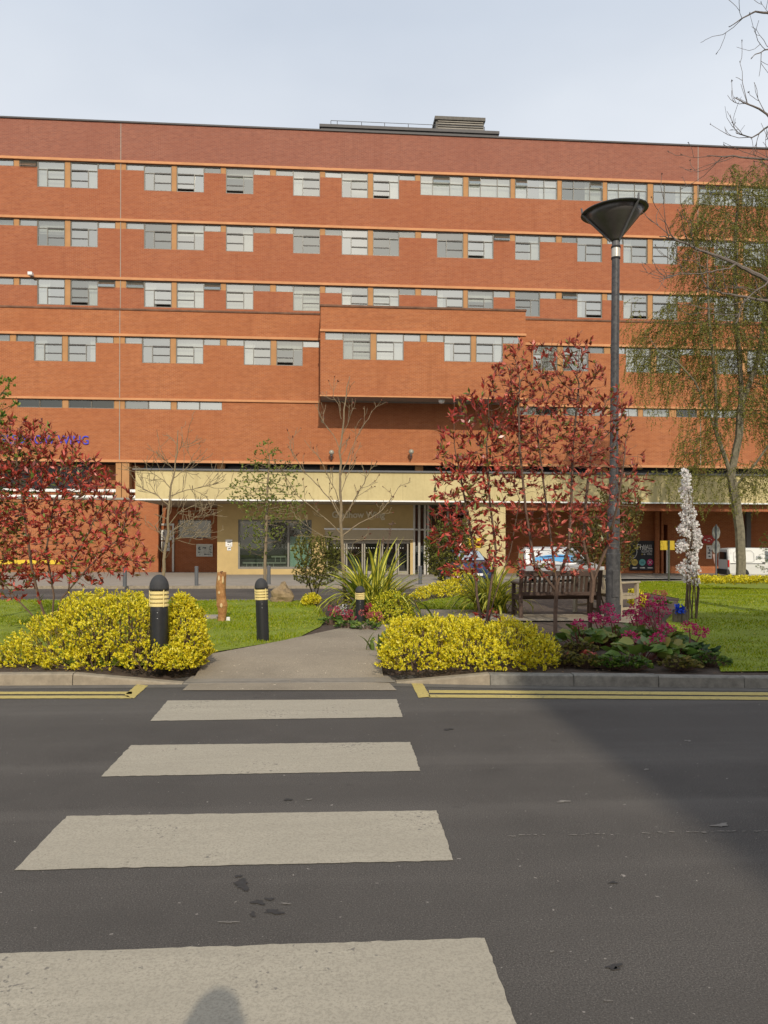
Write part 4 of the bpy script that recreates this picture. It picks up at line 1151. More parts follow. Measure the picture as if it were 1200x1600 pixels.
for u, v, lab in ((195, 916.5, 'slim grey post on the far kerb behind the left red shrub'), (307, 915, 'slim grey post on the far kerb in front of the dark recess'),
                  (420, 913, 'slim grey post on the far kerb behind the young leafing tree'), (656.5, 913, 'slim grey post on the far kerb at the glazed lobby')):
    p = ground(u, v, .10)
    t = thing('parking_post', lab, 'bollard', tuple(p), group='slim grey posts along the far kerb')
    put('post', MB().lathe([(.075, 0), (.075, .66), (.07, .70)], (0, 0, 0), 16), M['post_grey'], t, local=True)
    put('cap', MB().lathe([(.08, .70), (.08, .74), (.06, .765)], (0, 0, 0), 16), M['steel_grey'], t, local=True)

# ------------------------------------------------------------------ lamp post with an upturned cone
p = ground(957, 970)
ZP = p.z
t = thing('street_lamp', 'tall dark grey lamp post topped by a wide upturned cone', 'street lamp', tuple(p))
H = 1.6 + (HY - 376) * depth_of(p) / FPX - ZP
prof = [(.155, -.05), (.152, .30), (.128, .31), (.132, 1.25), (.118, 1.26), (.112, 2.05), (.098, 2.12), (.085, 2.2), (.078, 3.2), (.072, H - .33)]
m, nt = new_mat('lamp_paint'); co = obj_co(nt)
c = ramp(nt, noise(nt, co, 14, 5, .7), [(.35, (.035, .035, .038)), (.6, (.075, .073, .075)), (.8, (.15, .145, .14))])
finish(nt, c, .5, .4, 0, noise(nt, co, 40), .002)
M['lamp'] = m
put('pole', MB().lathe(prof, (0, 0, 0), 24), M['lamp'], t, local=True)
put('collar', MB().lathe([(.080, H - .30), (.080, H - .13)], (0, 0, 0), 20), M['alu'], t, local=True)
put('collar_band', MB().lathe([(.084, H - .33), (.084, H - .30)], (0, 0, 0), 20), M['rubber'], t, local=True); put('collar_band', MB().lathe([(.088, H - .13), (.088, H - .095)], (0, 0, 0), 20), M['rubber'], t, local=True)
put('socket', MB().lathe([(.074, H - .095), (.074, H + .02)], (0, 0, 0), 20), M['steel_grey'], t, local=True)
hd = put('lamp_head', MB().lathe([(.078, .0), (.10, .04), (.16, .11), (.30, .26), (.44, .41), (.535, .525)], (0, 0, 0), 44, cap=False), plain('cone_shade', (.085, .078, .074), .3, .5, var=.3, scale=4), t, local=True, smooth=True)
hd.location = (0, 0, H); hd.rotation_euler = (R(1), R(-4), 0)
sd_ = hd.modifiers.new('shell', 'SOLIDIFY'); sd_.thickness = .012
put('rim', MB().lathe([(.50, .525), (.600, .535), (.612, .548), (.60, .562), (.10, .60)], (0, 0, 0), 44), M['lamp'], hd, local=True)
for k, a in enumerate((-1.15, .95, 3.0)):
    rb = MB(); d = Vector((math.cos(a), math.sin(a), 0))
    rb.tube([d * .10 + Vector((0, 0, .0)), d * .17 + Vector((0, 0, .085)), d * .46 + Vector((0, 0, .405)), d * .585 + Vector((0, 0, .54)), d * .60 + Vector((0, 0, .66))], [.018, .022, .022, .022, .016], 6)
    put('rib', rb, M['steel_grey'], hd, local=True)
t.rotation_euler = (0, R(.35), 0)
put('inspection_door', MB().box(-.06, .06, -.142, -.125, .45, .95), M['lamp'], t, local=True, bevel=.004)

# ------------------------------------------------------------------ benches
def bench(name, label, loc, rz, mat, w=1.55, mats=None):
    t = thing(name, label, 'bench', loc, rz, None)
    tl = .10
    for sx in (-1, 1):
        x = sx * (w / 2 - .04)
        put('rear_leg', MB().loft([[(x - .035, y - .03, z), (x + .035, y - .03, z), (x + .035, y + .04, z), (x - .035, y + .04, z)] for y, z in ((-.28, 0), (-.26, .42), (-.36, .92))]), mat, t, local=True, bevel=.006)
        put('front_leg', MB().box(x - .035, x + .035, .22, .29, 0, .64), mat, t, local=True, bevel=.006)
        put('armrest', MB().box(x - .045, x + .045, -.28, .34, .64, .675), mat, t, local=True, bevel=.008)
        put('side_rail', MB().box(x - .02, x + .02, -.23, .22, .33, .40), mat, t, local=True)
        put('lower_rail', MB().box(x - .018, x + .018, -.24, .22, .12, .17), mat, t, local=True)
    sl = MB()
    for k in range(5): sl.box(-w / 2 + .02, w / 2 - .02, -.21 + k * .105, -.125 + k * .105, .405, .43)
    put('seat', sl, mat, t, local=True, bevel=.004)
    put('front_rail', MB().box(-w / 2 + .075, w / 2 - .075, .235, .275, .32, .40), mat, t, local=True)
    y = lambda z: -.255 - (z - .42) / .5 * .10
    put('top_rail', MB().box(-w / 2 + .07, w / 2 - .07, y(.86) - .03, y(.86) + .025, .80, .905), mat, t, local=True, bevel=.006)
    put('back_rail', MB().box(-w / 2 + .07, w / 2 - .07, y(.46) - .03, y(.46) + .02, .43, .50), mat, t, local=True, bevel=.005)
    bs = MB(); n = int((w - .2) / .088)
    for k in range(n):
        x = -w / 2 + .12 + k * (w - .24) / (n - 1)
        bs.loft([[(x - .024, yy - .01, z), (x + .024, yy - .01, z), (x + .024, yy + .01, z), (x - .024, yy + .01, z)] for yy, z in ((y(.5), .50), (y(.80), .80))])
    put('back_slats', bs, mat, t, local=True)
    return t
M['dark_wood'] = plain('dark_bench_wood', (.065, .036, .024), .6, var=.3, scale=5)
M['pale_wood'] = plain('weathered_bench_wood', (.38, .315, .22), .8, var=.25, scale=5)
pb = ground(868, 964)
bench('park_bench', 'dark brown slatted bench seen from behind through the red shrub stems', (pb.x, pb.y, zg(pb.y) + GARDEN + .01), R(1), M['dark_wood'], 1.62)
pb = ground(953, 961)
bench('park_bench', 'pale weathered bench turned sideways behind the lamp post', (pb.x, pb.y + .25, zg(pb.y) + GARDEN + .01), R(-58), M['pale_wood'], 1.2)

# ------------------------------------------------------------------ carved post, slab, rock, log planter
p = ground(346, 971)
t = thing('carved_post', 'carved orange wooden post with pale notches standing on the left lawn', 'post', tuple(p))
mw, nt = new_mat('carved_wood'); co = obj_co(nt)
c = ramp(nt, noise(nt, co, 9, 5, .7), [(.3, (.21, .085, .03)), (.55, (.40, .20, .075)), (.75, (.52, .31, .14))])
finish(nt, c, .7, .3, 0, noise(nt, co, 25), .006)
rings = []; n = 14
for z, r in ((-.05, .072), (.16, .075), (.25, .085), (.29, .098), (.40, .088), (.55, .083), (.66, .09), (.78, .086), (.86, .082), (.90, .078)):
    rings.append([(r * (1 + .10 * math.sin(3 * a + z * 9)) * math.cos(a) + .012 * math.sin(z * 7), r * (1 + .08 * math.cos(2 * a + z * 5)) * math.sin(a), z) for a in [2 * PI * i / n for i in range(n)]])
put('post', MB().loft(rings), mw, t, local=True)
nt_ = MB()
for dx, z, sx, sz in ((-.035, .79, .022, .055), (.035, .76, .02, .075), (-.03, .53, .02, .03), (.01, .30, .03, .05)):
    vs_ = []
    for q, rr, y in ((0, 1, -.078), (1, .75, -.100), (2, .25, -.102)):
        vs_.append([(dx + sx * rr * math.cos(a), y, z + sz * rr * math.sin(a)) for a in [2 * PI * i / 10 for i in range(10)]])
    nt_.loft(vs_)
put('carved_boss', nt_, plain('fresh_cut_wood', (.62, .46, .25), .7, var=.12, scale=20), t, local=True)
put('top_notch', MB().box(-.015, .015, -.08, .08, .84, .915), plain('notch_wood', (.14, .06, .025), .8), t, local=True)
pa, pc = ground(316, 966), ground(345, 963)
t = tag(put('stone_slab', MB().box(pa.x, pc.x, pa.y - .18, pa.y + .22, GARDEN - .02, GARDEN + .05), M['paving'], None, bevel=.02), 'low flat stone slab in the grass beside the carved post', 'slab')
p = ground(356, 970)
t = tag(put('white_block', MB().box(p.x - .03, p.x + .04, p.y - .03, p.y + .03, GARDEN - .01, GARDEN + .07), M['white'], None, bevel=.01), 'tiny white block in the grass at the foot of the carved post', 'block')
p = ground(440, 940)
bm = bmesh.new(); bmesh.ops.create_icosphere(bm, subdivisions=3, radius=1)
for v in bm.verts:
    c = v.co.copy(); w = 1 + .22 * math.sin(4.1 * c.x + 1) * math.cos(3.3 * c.y) + .16 * math.sin(5.2 * c.z + 2 * c.x) + rnd.gauss(0, .02)
    v.co = Vector((c.x * .30 * w, c.y * .25 * w, c.z * (.33 + .12 * c.x) * w + .12))
me = bpy.data.meshes.new('garden_rock'); bm.to_mesh(me); bm.free(); me.materials.append(plain('rock_stone', (.29, .21, .12), .95, var=.35, scale=6, bump=.02))
o = bpy.data.objects.new('garden_rock', me); col.objects.link(o); o.location = p
tag(o, 'rough brown rock at the back edge of the left lawn', 'rock')

p = ground(1063, 972)
t = thing('log_planter', 'weathered log planter just left of the white blossom column', 'planter', tuple(p))
lg = MB()
for k in range(9):
    a = 2 * PI * k / 9; r = .035 + .006 * (k % 3)
    lg.lathe([(r * 1.05, -.03), (r, .10 + .03 * (k % 2)), (r * .9, .20 + .02 * (k % 3))], (.10 * math.cos(a), .085 * math.sin(a), 0), 9)
put('log', lg, plain('weathered_log', (.17, .14, .095), .95, var=.35, scale=14, bump=.01), t, local=True)
put('fill', MB().lathe([(.09, 0), (.08, .15)], (0, 0, 0), 14), M['soil'], t, local=True)
q = Vector(p) + Vector((-.05, -.05, .22))
n = 60; P = ell_points(n, q, (.115, .085, .075)); D = rdir(n); 
bl = tag(leaves_obj('blue_flower', P, D, rdir(n), .085, .07, leaf_mat('blue_petals', [(0, (.01, .03, .35)), (.6, (.015, .07, .62)), (1, (.03, .12, .75))], .4, .2), None), 'bright blue flower cluster on top of the log planter', 'flower')

# ------------------------------------------------------------------ posts and signs out by the far road
p = ground(1045, 912, 0.02)
t = thing('yellow_road_sign', 'yellow rectangular sign on a green post in front of the shaded doorway', 'sign', tuple(p))
dd = depth_of(p); zt = EYE + (HY - 843.5) * dd / FPX - p.z; zl = EYE + (HY - 858) * dd / FPX - p.z; wd = 23 * dd / FPX
put('post', MB().lathe([(.045, -.1), (.045, zt + .02)], (0, 0, 0), 12), plain('green_post', (.05, .055, .035), .6), t, local=True)
put('board', MB().box(-wd * .56, wd * .44, .048, .075, zl, zt), plain('sign_yellow_dull', (.48, .33, .015), .5, var=.1), t, local=True, bevel=.004)
p = ground(1119, 906, 0.0)
t = thing('round_road_signs', 'post with two round signs and a small triangle seen from behind beside the van', 'sign', tuple(p))
dd = depth_of(p); zf = lambda v: EYE + (HY - v) * dd / FPX - p.z
put('post', MB().lathe([(.04, -.1), (.04, zf(818))], (0, 0, 0), 12), M['post_grey'], t, local=True)
def disc(cx, cz, r, rx=1.0, y=-.06, n=28):
    a = [(cx + r * rx * math.cos(q), y, cz + r * math.sin(q)) for q in np.linspace(0, 2 * PI, n + 1)[:-1]]
    return MB().add(a + [(x_, y + .02, z_) for x_, _, z_ in a], [tuple(range(n)), tuple(range(2 * n - 1, n - 1, -1))] + [(i, n + i, n + (i + 1) % n, (i + 1) % n) for i in range(n)])
gb = plain('sign_back_grey', (.22, .22, .20), .5, var=.08)
for v in (830.5, 853): put('sign_disc', disc(.02, zf(v), 10.6 * dd / FPX, .62, .05), gb, t, local=True)
w = 3.6 * dd / FPX
put('sign_triangle', MB().add([(-w - .05, .05, zf(864)), (w - .05, .05, zf(864)), (-.05, .05, zf(880)), (-w - .05, .07, zf(864)), (w - .05, .07, zf(864)), (-.05, .07, zf(880))], [(0, 1, 2), (5, 4, 3), (0, 3, 4, 1), (1, 4, 5, 2), (2, 5, 3, 0)]), plain('pink_back', (.42, .28, .24), .6), t, local=True)
p = ground(1088, 907, 0.02)
t = thing('white_post', 'slim white pole standing right behind the blossom column', 'pole', tuple(p)); dd = depth_of(p)
put('pole', MB().lathe([(.05, -.1), (.05, 59 * dd / FPX)], (0, 0, 0), 12), M['white'], t, local=True)
put('cap', MB().lathe([(.055, 59 * dd / FPX), (.04, 60.5 * dd / FPX)], (0, 0, 0), 12), M['alu'], t, local=True)

# ------------------------------------------------------------------ vans and car
M['van_white'] = plain('van_paint', (.66, .66, .63), .3, .5, var=.03)
M['van_grey'] = plain('silver_van_paint', (.38, .39, .41), .3, .6, metal=.1, var=.04)
M['car_blue'] = plain('dark_blue_paint', (.02, .035, .09), .25, .6, var=.1)
M['bumper'] = plain('grey_plastic', (.03, .03, .03), .6)
M['car_glass'] = glass_mat('car_glass', .18, (.015, .02, .02), (.25, .28, .27))
M['tail_red'] = plain('tail_lamp', (.45, .02, .02), .25)
M['lamp_clear'] = plain('head_lamp', (.6, .6, .58), .15, metal=.2)
def vehicle(label, cat, name, loc, rz, L, W, Hh, secs, paint, glass_side, wind, wheels, wr, black=.24, extras=None, group=None):
    """secs: (x, z_bottom, z_belt, z_roof, half width low, half width belt, half width roof) from tail to nose, along +x"""
    t = thing(name, label, cat, loc, rz, group)
    rings = []
    for x, zb, zm, zr, w0, w1, w2 in secs:
        r = [(x, -w0 * .93, zb), (x, -w0, zb + .10), (x, -w1, zm * .75 + zb * .25), (x, -w1, zm), (x, -w2, zr - .09), (x, -w2 * .93, zr - .02), (x, -w2 * .6, zr)]
        rings.append(r + [(a, -b, c) for a, b, c in r[::-1]])
    body = put('body', MB().loft(rings), paint, t, local=True, smooth=False, bevel=.012)
    for sx, nm in ((-1, 'right'), (1, 'left')):
        for x in wheels:
            y = sx * (W / 2 - .10)
            ty = MB(); n = 28
            prof = [(wr * .62, -.09), (wr * .93, -.095), (wr, -.06), (wr, .06), (wr * .93, .095), (wr * .62, .09)]
            vs_ = [(x + r * math.cos(2 * PI * i / n), y + yy, wr + r * math.sin(2 * PI * i / n)) for r, yy in prof for i in range(n)]
            fs_ = [(j * n + i, j * n + (i + 1) % n, (j + 1) % 6 * n + (i + 1) % n, (j + 1) % 6 * n + i) for j in range(6) for i in range(n)]
            wh = put('wheel', MB().add(vs_, fs_), M['rubber'], t, local=True)
            rim = MB(); yo = y + sx * .085
            c0 = [(x + wr * .6 * math.cos(2 * PI * i / n), yo - sx * .03, wr + wr * .6 * math.sin(2 * PI * i / n)) for i in range(n)]
            rim.add(c0 + [(x, yo - sx * .03, wr)], [(i, (i + 1) % n, n) for i in range(n)])
            for k in range(6):
                a = 2 * PI * k / 6 + .2; d = (math.cos(a), math.sin(a)); e = (-d[1] * .035, d[0] * .035)
                rim.add([(x + e[0], yo, wr + e[1]), (x - e[0], yo, wr - e[1]), (x + d[0] * wr * .6 - e[0] * 1.4, yo - sx * .01, wr + d[1] * wr * .6 - e[1] * 1.4), (x + d[0] * wr * .6 + e[0] * 1.4, yo - sx * .01, wr + d[1] * wr * .6 + e[1] * 1.4)], [(0, 1, 2, 3)])
            put('rim', rim, M['chrome'], wh, local=True)
            arch = MB(); n2 = 16; ya = sx * (W / 2 + .002)
            a_ = [(x + wr * 1.16 * math.cos(PI * i / n2), ya, wr * .95 + wr * 1.16 * math.sin(PI * i / n2)) for i in range(n2 + 1)]
            arch.add([(x, ya, wr * .95)] + a_, [(0, i + 1, i + 2) for i in range(n2)])
            put('wheel_arch', arch, M['rubber'], t, local=True)
    for q in glass_side:
        for sx in (-1, 1):
            g = MB(); pts_ = [(x, sx * y, z) for x, y, z in q]
            g.add(pts_, [tuple(range(len(pts_)))]); put('side_window', g, M['car_glass'], t, local=True)
    for nm, q in wind: put(nm, MB().add(q, [tuple(range(len(q)))]), M['car_glass'], t, local=True)
    return t
def van(label, loc, rz, paint, livery, group=None):
    S = [(-2.05, .42, .95, 1.72, .74, .80, .66), (-1.98, .26, .95, 1.80, .82, .86, .70), (-1.2, .22, .95, 1.84, .84, .87, .72), (.2, .22, .95, 1.83, .84, .87, .72),
         (.62, .22, .97, 1.76, .84, .87, .68), (1.22, .22, .99, 1.10, .84, .86, .74), (1.75, .24, .92, .97, .82, .82, .62), (2.02, .28, .75, .82, .72, .72, .52), (2.10, .36, .62, .70, .60, .60, .45)]
    t = vehicle(label, 'van', 'parked_van', loc, rz, 4.15, 1.72, 1.84, S, paint,
                [[(.02, .876, 1.03), (.98, .868, 1.05), (.60, .765, 1.58), (.02, .745, 1.66)]],
                [('windscreen', [(.68, -.66, 1.69), (.68, .66, 1.69), (1.20, .74, 1.12), (1.20, -.74, 1.12)]), ('rear_window', [(-2.062, .58, 1.15), (-2.062, -.58, 1.15), (-2.055, -.54, 1.58), (-2.055, .54, 1.58)])],
                (-1.25, 1.32), .31)
    put('rear_bumper', MB().box(-2.14, -1.92, -.83, .83, .26, .58), M['bumper'], t, local=True, bevel=.04)
    put('front_bumper', MB().box(1.98, 2.16, -.66, .66, .26, .50), M['bumper'], t, local=True, bevel=.04)
    for sx in (-1, 1):
        put('tail_light', MB().box(-2.075, -1.99, sx * .80 - .05, sx * .80 + .05, .72, 1.12), M['tail_red'], t, local=True, bevel=.01)
        put('headlight', MB().box(1.86, 2.06, sx * .60 - .14, sx * .60 + .12, .66, .84), M['lamp_clear'], t, local=True, bevel=.03)
        put('wing_mirror', MB().box(.86, 1.0, sx * .98 - .10, sx * .98 + .08, 1.03, 1.22), M['bumper'], t, local=True, bevel=.03)
        put('side_strip', MB().box(-1.95, .0, sx * .876 - .01, sx * .876 + .012, .90, .935), M['bumper'], t, local=True)
        y = sx * .878
        put('panel_seam', MB().tube([(-1.75, y, 1.08), (-1.75, y * .93, 1.55), (-1.6, y * .87, 1.66), (-.75, y * .87, 1.66), (-.62, y * .94, 1.5), (-.62, y, 1.05), (-.75, y, 1.0), (-1.62, y, 1.0), (-1.75, y, 1.08)], .008, 4), M['frame'], t, local=True)
        put('door_handle', MB().box(-.16, .0, y - .02, y + .02, .96, 1.0), M['bumper'], t, local=True)
    livery(t)
    return t
def liv_white(t):
    o = text_obj('lettering', 'Priced Less', -1.66, -.80, 1.30, .16, plain('faded_ink', (.25, .25, .25), .6), t, extrude=.002, local=True)
    o.rotation_euler = (R(76), 0, 0); o.location = (-1.66, -.862, 1.27); o.scale.x = .8
    o2 = text_obj('lettering', 'SER', -.5, -.80, 1.3, .2, plain('ink', (.12, .13, .15), .6), t, extrude=.002, local=True); o2.rotation_euler = (R(76), 0, 0); o2.location = (-.50, -.862, 1.22)
def liv_blue(t):
    b1 = plain('livery_blue', (.03, .30, .62), .4, var=.05); b2 = plain('livery_navy', (.02, .06, .18), .4)
    mb = MB(); n = 14
    up = [(-1.5 + 1.9 * i / n, 1.30 + .16 * math.sin(i / n * 2.6)) for i in range(n + 1)]; lo_ = [(-1.5 + 1.9 * i / n, 1.10 + .05 * math.sin(i / n * 5)) for i in range(n + 1)]
    yy = lambda z: -.885 + max(0, z - .95) * .165
    for i in range(n): mb.quad((lo_[i][0], yy(lo_[i][1]), lo_[i][1]), (lo_[i + 1][0], yy(lo_[i + 1][1]), lo_[i + 1][1]), (up[i + 1][0], yy(up[i + 1][1]), up[i + 1][1]), (up[i][0], yy(up[i][1]), up[i][1]))
    put('swoosh', mb, b1, t, local=True)
    mb = MB()
    for i in range(n):
        f = lambda k: (-1.3 + 1.75 * k / n, 1.30 + .05 * math.sin(k / n * 3))
        a, b = f(i), f(i + 1); w0, w1 = .05 * math.sin(PI * (i + .02) / n) + .005, .05 * math.sin(PI * (i + 1.02) / n) + .005
        mb.quad((a[0], yy(a[1]) - .006, a[1] - w0), (b[0], yy(b[1]) - .006, b[1] - w1), (b[0], yy(b[1]) - .006, b[1] + w1), (a[0], yy(a[1]) - .006, a[1] + w0))
    put('swoosh', mb, b2, t, local=True)
p = ground(1197, 905.5, 0.0)
SC = .90
v1 = van('white panel van with dark bumpers parked behind the weeping tree trunk', (p.x - .1, p.y + .5, zg(p.y) + .005), R(-8), M['van_white'], liv_white)
v1.scale = (SC,) * 3
p = at_plane(876, 900, 33.5)
v2 = van('silver van with a blue swoosh on its side, parked beyond the dark bench', (p.x, 33.5, zg(33.5) + .10), R(-3), M['van_grey'], liv_blue); v2.scale = (.86,) * 3
# dark blue car nose-on, half hidden by shrubs
CS = [(-1.95, .38, .85, 1.0, .70, .76, .60), (-1.85, .26, .88, 1.10, .80, .82, .58), (-1.1, .2, .9, 1.42, .82, .84, .58), (-.2, .2, .9, 1.46, .82, .84, .60), (.35, .2, .9, 1.40, .82, .84, .60),
      (1.0, .2, .92, .99, .82, .83, .66), (1.7, .22, .82, .88, .80, .80, .6), (1.95, .26, .66, .72, .72, .72, .5), (2.02, .36, .55, .62, .62, .62, .42)]
p = at_plane(731, 900, 33.0)
c1 = vehicle('dark blue car with a bright windscreen, half hidden behind yellow shrubs', 'car', 'parked_car', (p.x, 34.0, zg(34) + .105), R(-84), 4, 1.66, 1.46, CS, M['car_blue'],
             [[(-1.2, .80, .96), (.75, .80, .96), (.36, .62, 1.36), (-1.0, .62, 1.36)]], [('windscreen', [(.42, -.56, 1.37), (.42, .56, 1.37), (.99, .68, 1.005), (.99, -.68, 1.005)])], (-1.2, 1.2), .29)
for sx in (-1, 1): put('headlight', MB().box(1.80, 1.99, sx * .58 - .13, sx * .58 + .11, .58, .72), M['lamp_clear'], c1, local=True, bevel=.02)
put('front_bumper', MB().box(1.92, 2.06, -.62, .62, .24, .44), M['car_blue'], c1, local=True, bevel=.03)
put('number_plate', MB().box(2.06, 2.075, -.24, .24, .36, .46), M['white'], c1, local=True)
# ================================================================== planting
M['bark'] = plain('bark_brown', (.15, .105, .065), .9, var=.35, scale=20, bump=.006)
M['bark_red'] = plain('bark_reddish', (.13, .08, .055), .85, var=.3, scale=20, bump=.004)
M['bark_pale'] = plain('bark_pale', (.235, .18, .11), .85, var=.25, scale=16, bump=.004)
M['twig'] = plain('twig_brown', (.135, .085, .06), .85, var=.25, scale=12)
M['bark_birch'] = plain('bark_weeping_tree', (.19, .165, .115), .9, var=.5, scale=6, bump=.02)
M['leaf_red'] = leaf_mat('red_leaf', [(0, (.15, .020, .018)), (.24, (.28, .036, .028)), (.48, (.46, .060, .042)), (.68, (.70, .12, .085)), (.77, (.80, .20, .15)), (.83, (.30, .13, .04)), (.90, (.11, .15, .025)), (1, (.20, .27, .045))], .28, .25, .55)
M['leaf_red_dull'] = leaf_mat('red_brown_leaf', [(0, (.17, .032, .024)), (.33, (.34, .062, .042)), (.63, (.55, .11, .075)), (.77, (.72, .20, .14)), (.84, (.24, .13, .04)), (.92, (.14, .15, .03)), (1, (.20, .23, .04))], .4, .25, .4)
M['leaf_yellow'] = leaf_mat('variegated_yellow_leaf', [(0, (.10, .15, .012)), (.08, (.20, .25, .015)), (.17, (.66, .59, .02)), (.5, (.83, .70, .026)), (.8, (.88, .77, .05)), (1, (.90, .83, .2))], .5, .35, .25)
M['leaf_lime'] = leaf_mat('variegated_lime_leaf', [(0, (.09, .15, .015)), (.25, (.24, .30, .02)), (.5, (.60, .56, .025)), (1, (.80, .70, .06))], .5, .25, .3)
M['leaf_green'] = leaf_mat('green_leaf', [(0, (.035, .075, .012)), (.5, (.08, .15, .02)), (.85, (.15, .22, .03)), (1, (.27, .33, .06))], .4, .3, .4)
M['leaf_fresh'] = leaf_mat('fresh_green_leaf', [(0, (.05, .10, .014)), (.4, (.12, .21, .025)), (.8, (.22, .32, .04)), (1, (.38, .44, .08))], .4, .35, .4)
M['leaf_spring'] = leaf_mat('spring_leaf', [(0, (.12, .16, .03)), (.6, (.20, .26, .04)), (1, (.32, .37, .08))], .5, .4, .3)
M['leaf_olive'] = leaf_mat('olive_leaf', [(0, (.07, .065, .015)), (.4, (.13, .115, .022)), (.75, (.20, .17, .035)), (1, (.26, .21, .05))], .55, .35, .25)
M['leaf_bronze'] = leaf_mat('bronze_leaf', [(0, (.06, .065, .015)), (.4, (.13, .12, .025)), (.8, (.22, .19, .04)), (1, (.30, .22, .06))], .5, .3, .3)
M['leaf_bronze_green'] = leaf_mat('bronze_green_leaf', [(0, (.07, .085, .018)), (.4, (.15, .16, .03)), (.8, (.25, .25, .05)), (1, (.34, .30, .08))], .5, .35, .3)
M['leaf_weep'] = leaf_mat('weeping_leaf', [(0, (.09, .098, .018)), (.4, (.165, .172, .03)), (.75, (.245, .245, .042)), (1, (.35, .33, .065))], .6, .3, .2)

def px_ell(u, v, ru, rv, d, rd=None):
    c = at_depth(u, v, d); k = d / FPX
    return np.array(c), np.array([ru * k, (rd if rd is not None else (ru + rv) / 2 * .75) * k, rv * k])

def fill(ells, d, n, g=rng, shell=0.0):
    n = int(n * 2.7)
    vol = np.array([e[2] * e[3] for e in ells], float); cnt = np.maximum(4, (n * vol / vol.sum()).astype(int))
    out = []
    for e, k in zip(ells, cnt):
        c, r = px_ell(e[0], e[1], e[2], e[3], d + (e[4] if len(e) > 4 else 0)); out.append(ell_points(k, c, r, g, shell))
    return np.concatenate(out)

def rosettes(P, D, per, L, W, spread=.9, g=rng, along=.03):
    """whorls of leaves at the points P around the axes D"""
    n = len(P); k = per
    P2 = np.repeat(P, k, 0); D2 = np.repeat(D, k, 0)
    r = rdir(n * k, g); r -= D2 * (r * D2).sum(1, keepdims=True); r /= np.linalg.norm(r, axis=1, keepdims=True) + 1e-9
    s = g.uniform(.35, 1.25, (n * k, 1)) * spread
    A = D2 + r * s; A /= np.linalg.norm(A, axis=1, keepdims=True)
    N = D2 - A * (A * D2).sum(1, keepdims=True) + r * .15
    P2 = P2 - D2 * g.uniform(0, along, (n * k, 1))
    return P2, A, N, g.uniform(.5, 1.25, n * k) * L, g.uniform(.65, 1.2, n * k) * W

def tips_of(pos, par, kids, tipd, kmax):
    idx = [i for i in range(len(pos)) if par[i] >= 0 and tipd[i] <= kmax]
    P = pos[idx]; D = pos[idx] - pos[par[idx]]
    return np.array(idx), P, D / (np.linalg.norm(D, axis=1, keepdims=True) + 1e-9)

def shrub(name, label, cat, base, stems, ells, d, n, step, leafm, barkm, L, W, per, r_tip=.0035, r_max=.03, kmax=0, spread=.9, drop=0.0, trop=(0, 0, .15), group=None, extra_frac=0.0, di=1.2):
    t = thing(name, label, cat, tuple(base), group=group)
    attr = fill(ells, d, n)
    pos, par = colonize(stems, attr, step * .9, di, step * 1.0, 110, trop)
    mb, rad, kids, tipd = skeleton(pos, par, r_tip, 2.2, r_max)
    put('branches', mb, barkm, t)
    idx, P, D = tips_of(pos, par, kids, tipd, kmax)
    keep = (rng.random(len(P)) > drop) & (depth_np(P) > 0)
    P, D = P[keep], D[keep]
    V = rosettes(P, D * .8 + np.array([0, -.1, .25]) + rdir(len(P)) * .25, per, L, W, spread, along=step * .7)
    leaves_obj('foliage', *V, leafm, t)
    return t, pos, par, tipd
def depth_np(P): return P[:, 1] + 10

def stemline(pts, d, dd=None):
    return [at_depth(u, v, d + (dd[i] if dd else 0)) for i, (u, v) in enumerate(pts)]

# ---- red photinia on the left
D0 = 11.9
b0 = ground(80, 992); 
shrub('red_shrub', 'large glossy red leaved shrub at the left edge behind the yellow shrub', 'shrub', b0,
      [[b0] + stemline([(62, 940), (50, 890), (40, 820), (30, 740)], D0), [b0 + Vector((.05, 0, 0))] + stemline([(84, 930), (72, 860), (85, 780)], D0),
       [b0] + stemline([(105, 940), (112, 880), (140, 830)], D0), [b0] + stemline([(30, 940), (0, 905), (-30, 860)], D0), [b0] + stemline([(96, 935), (135, 890), (175, 850)], D0)],
      [(45, 705, 66, 52), (30, 690, 60, 40), (95, 755, 85, 62), (10, 760, 70, 80), (60, 740, 60, 50), (-5, 770, 60, 80), (150, 795, 62, 60), (60, 820, 75, 60), (185, 845, 42, 50), (205, 800, 22, 30), (120, 880, 90, 40), (20, 890, 60, 50), (222, 880, 22, 30), (110, 700, 25, 25), (-30, 690, 50, 50)], D0, 1500, .10,
      M['leaf_red'], M['bark_red'], .112, .038, 6, .003, .028, 2, .95, .2)

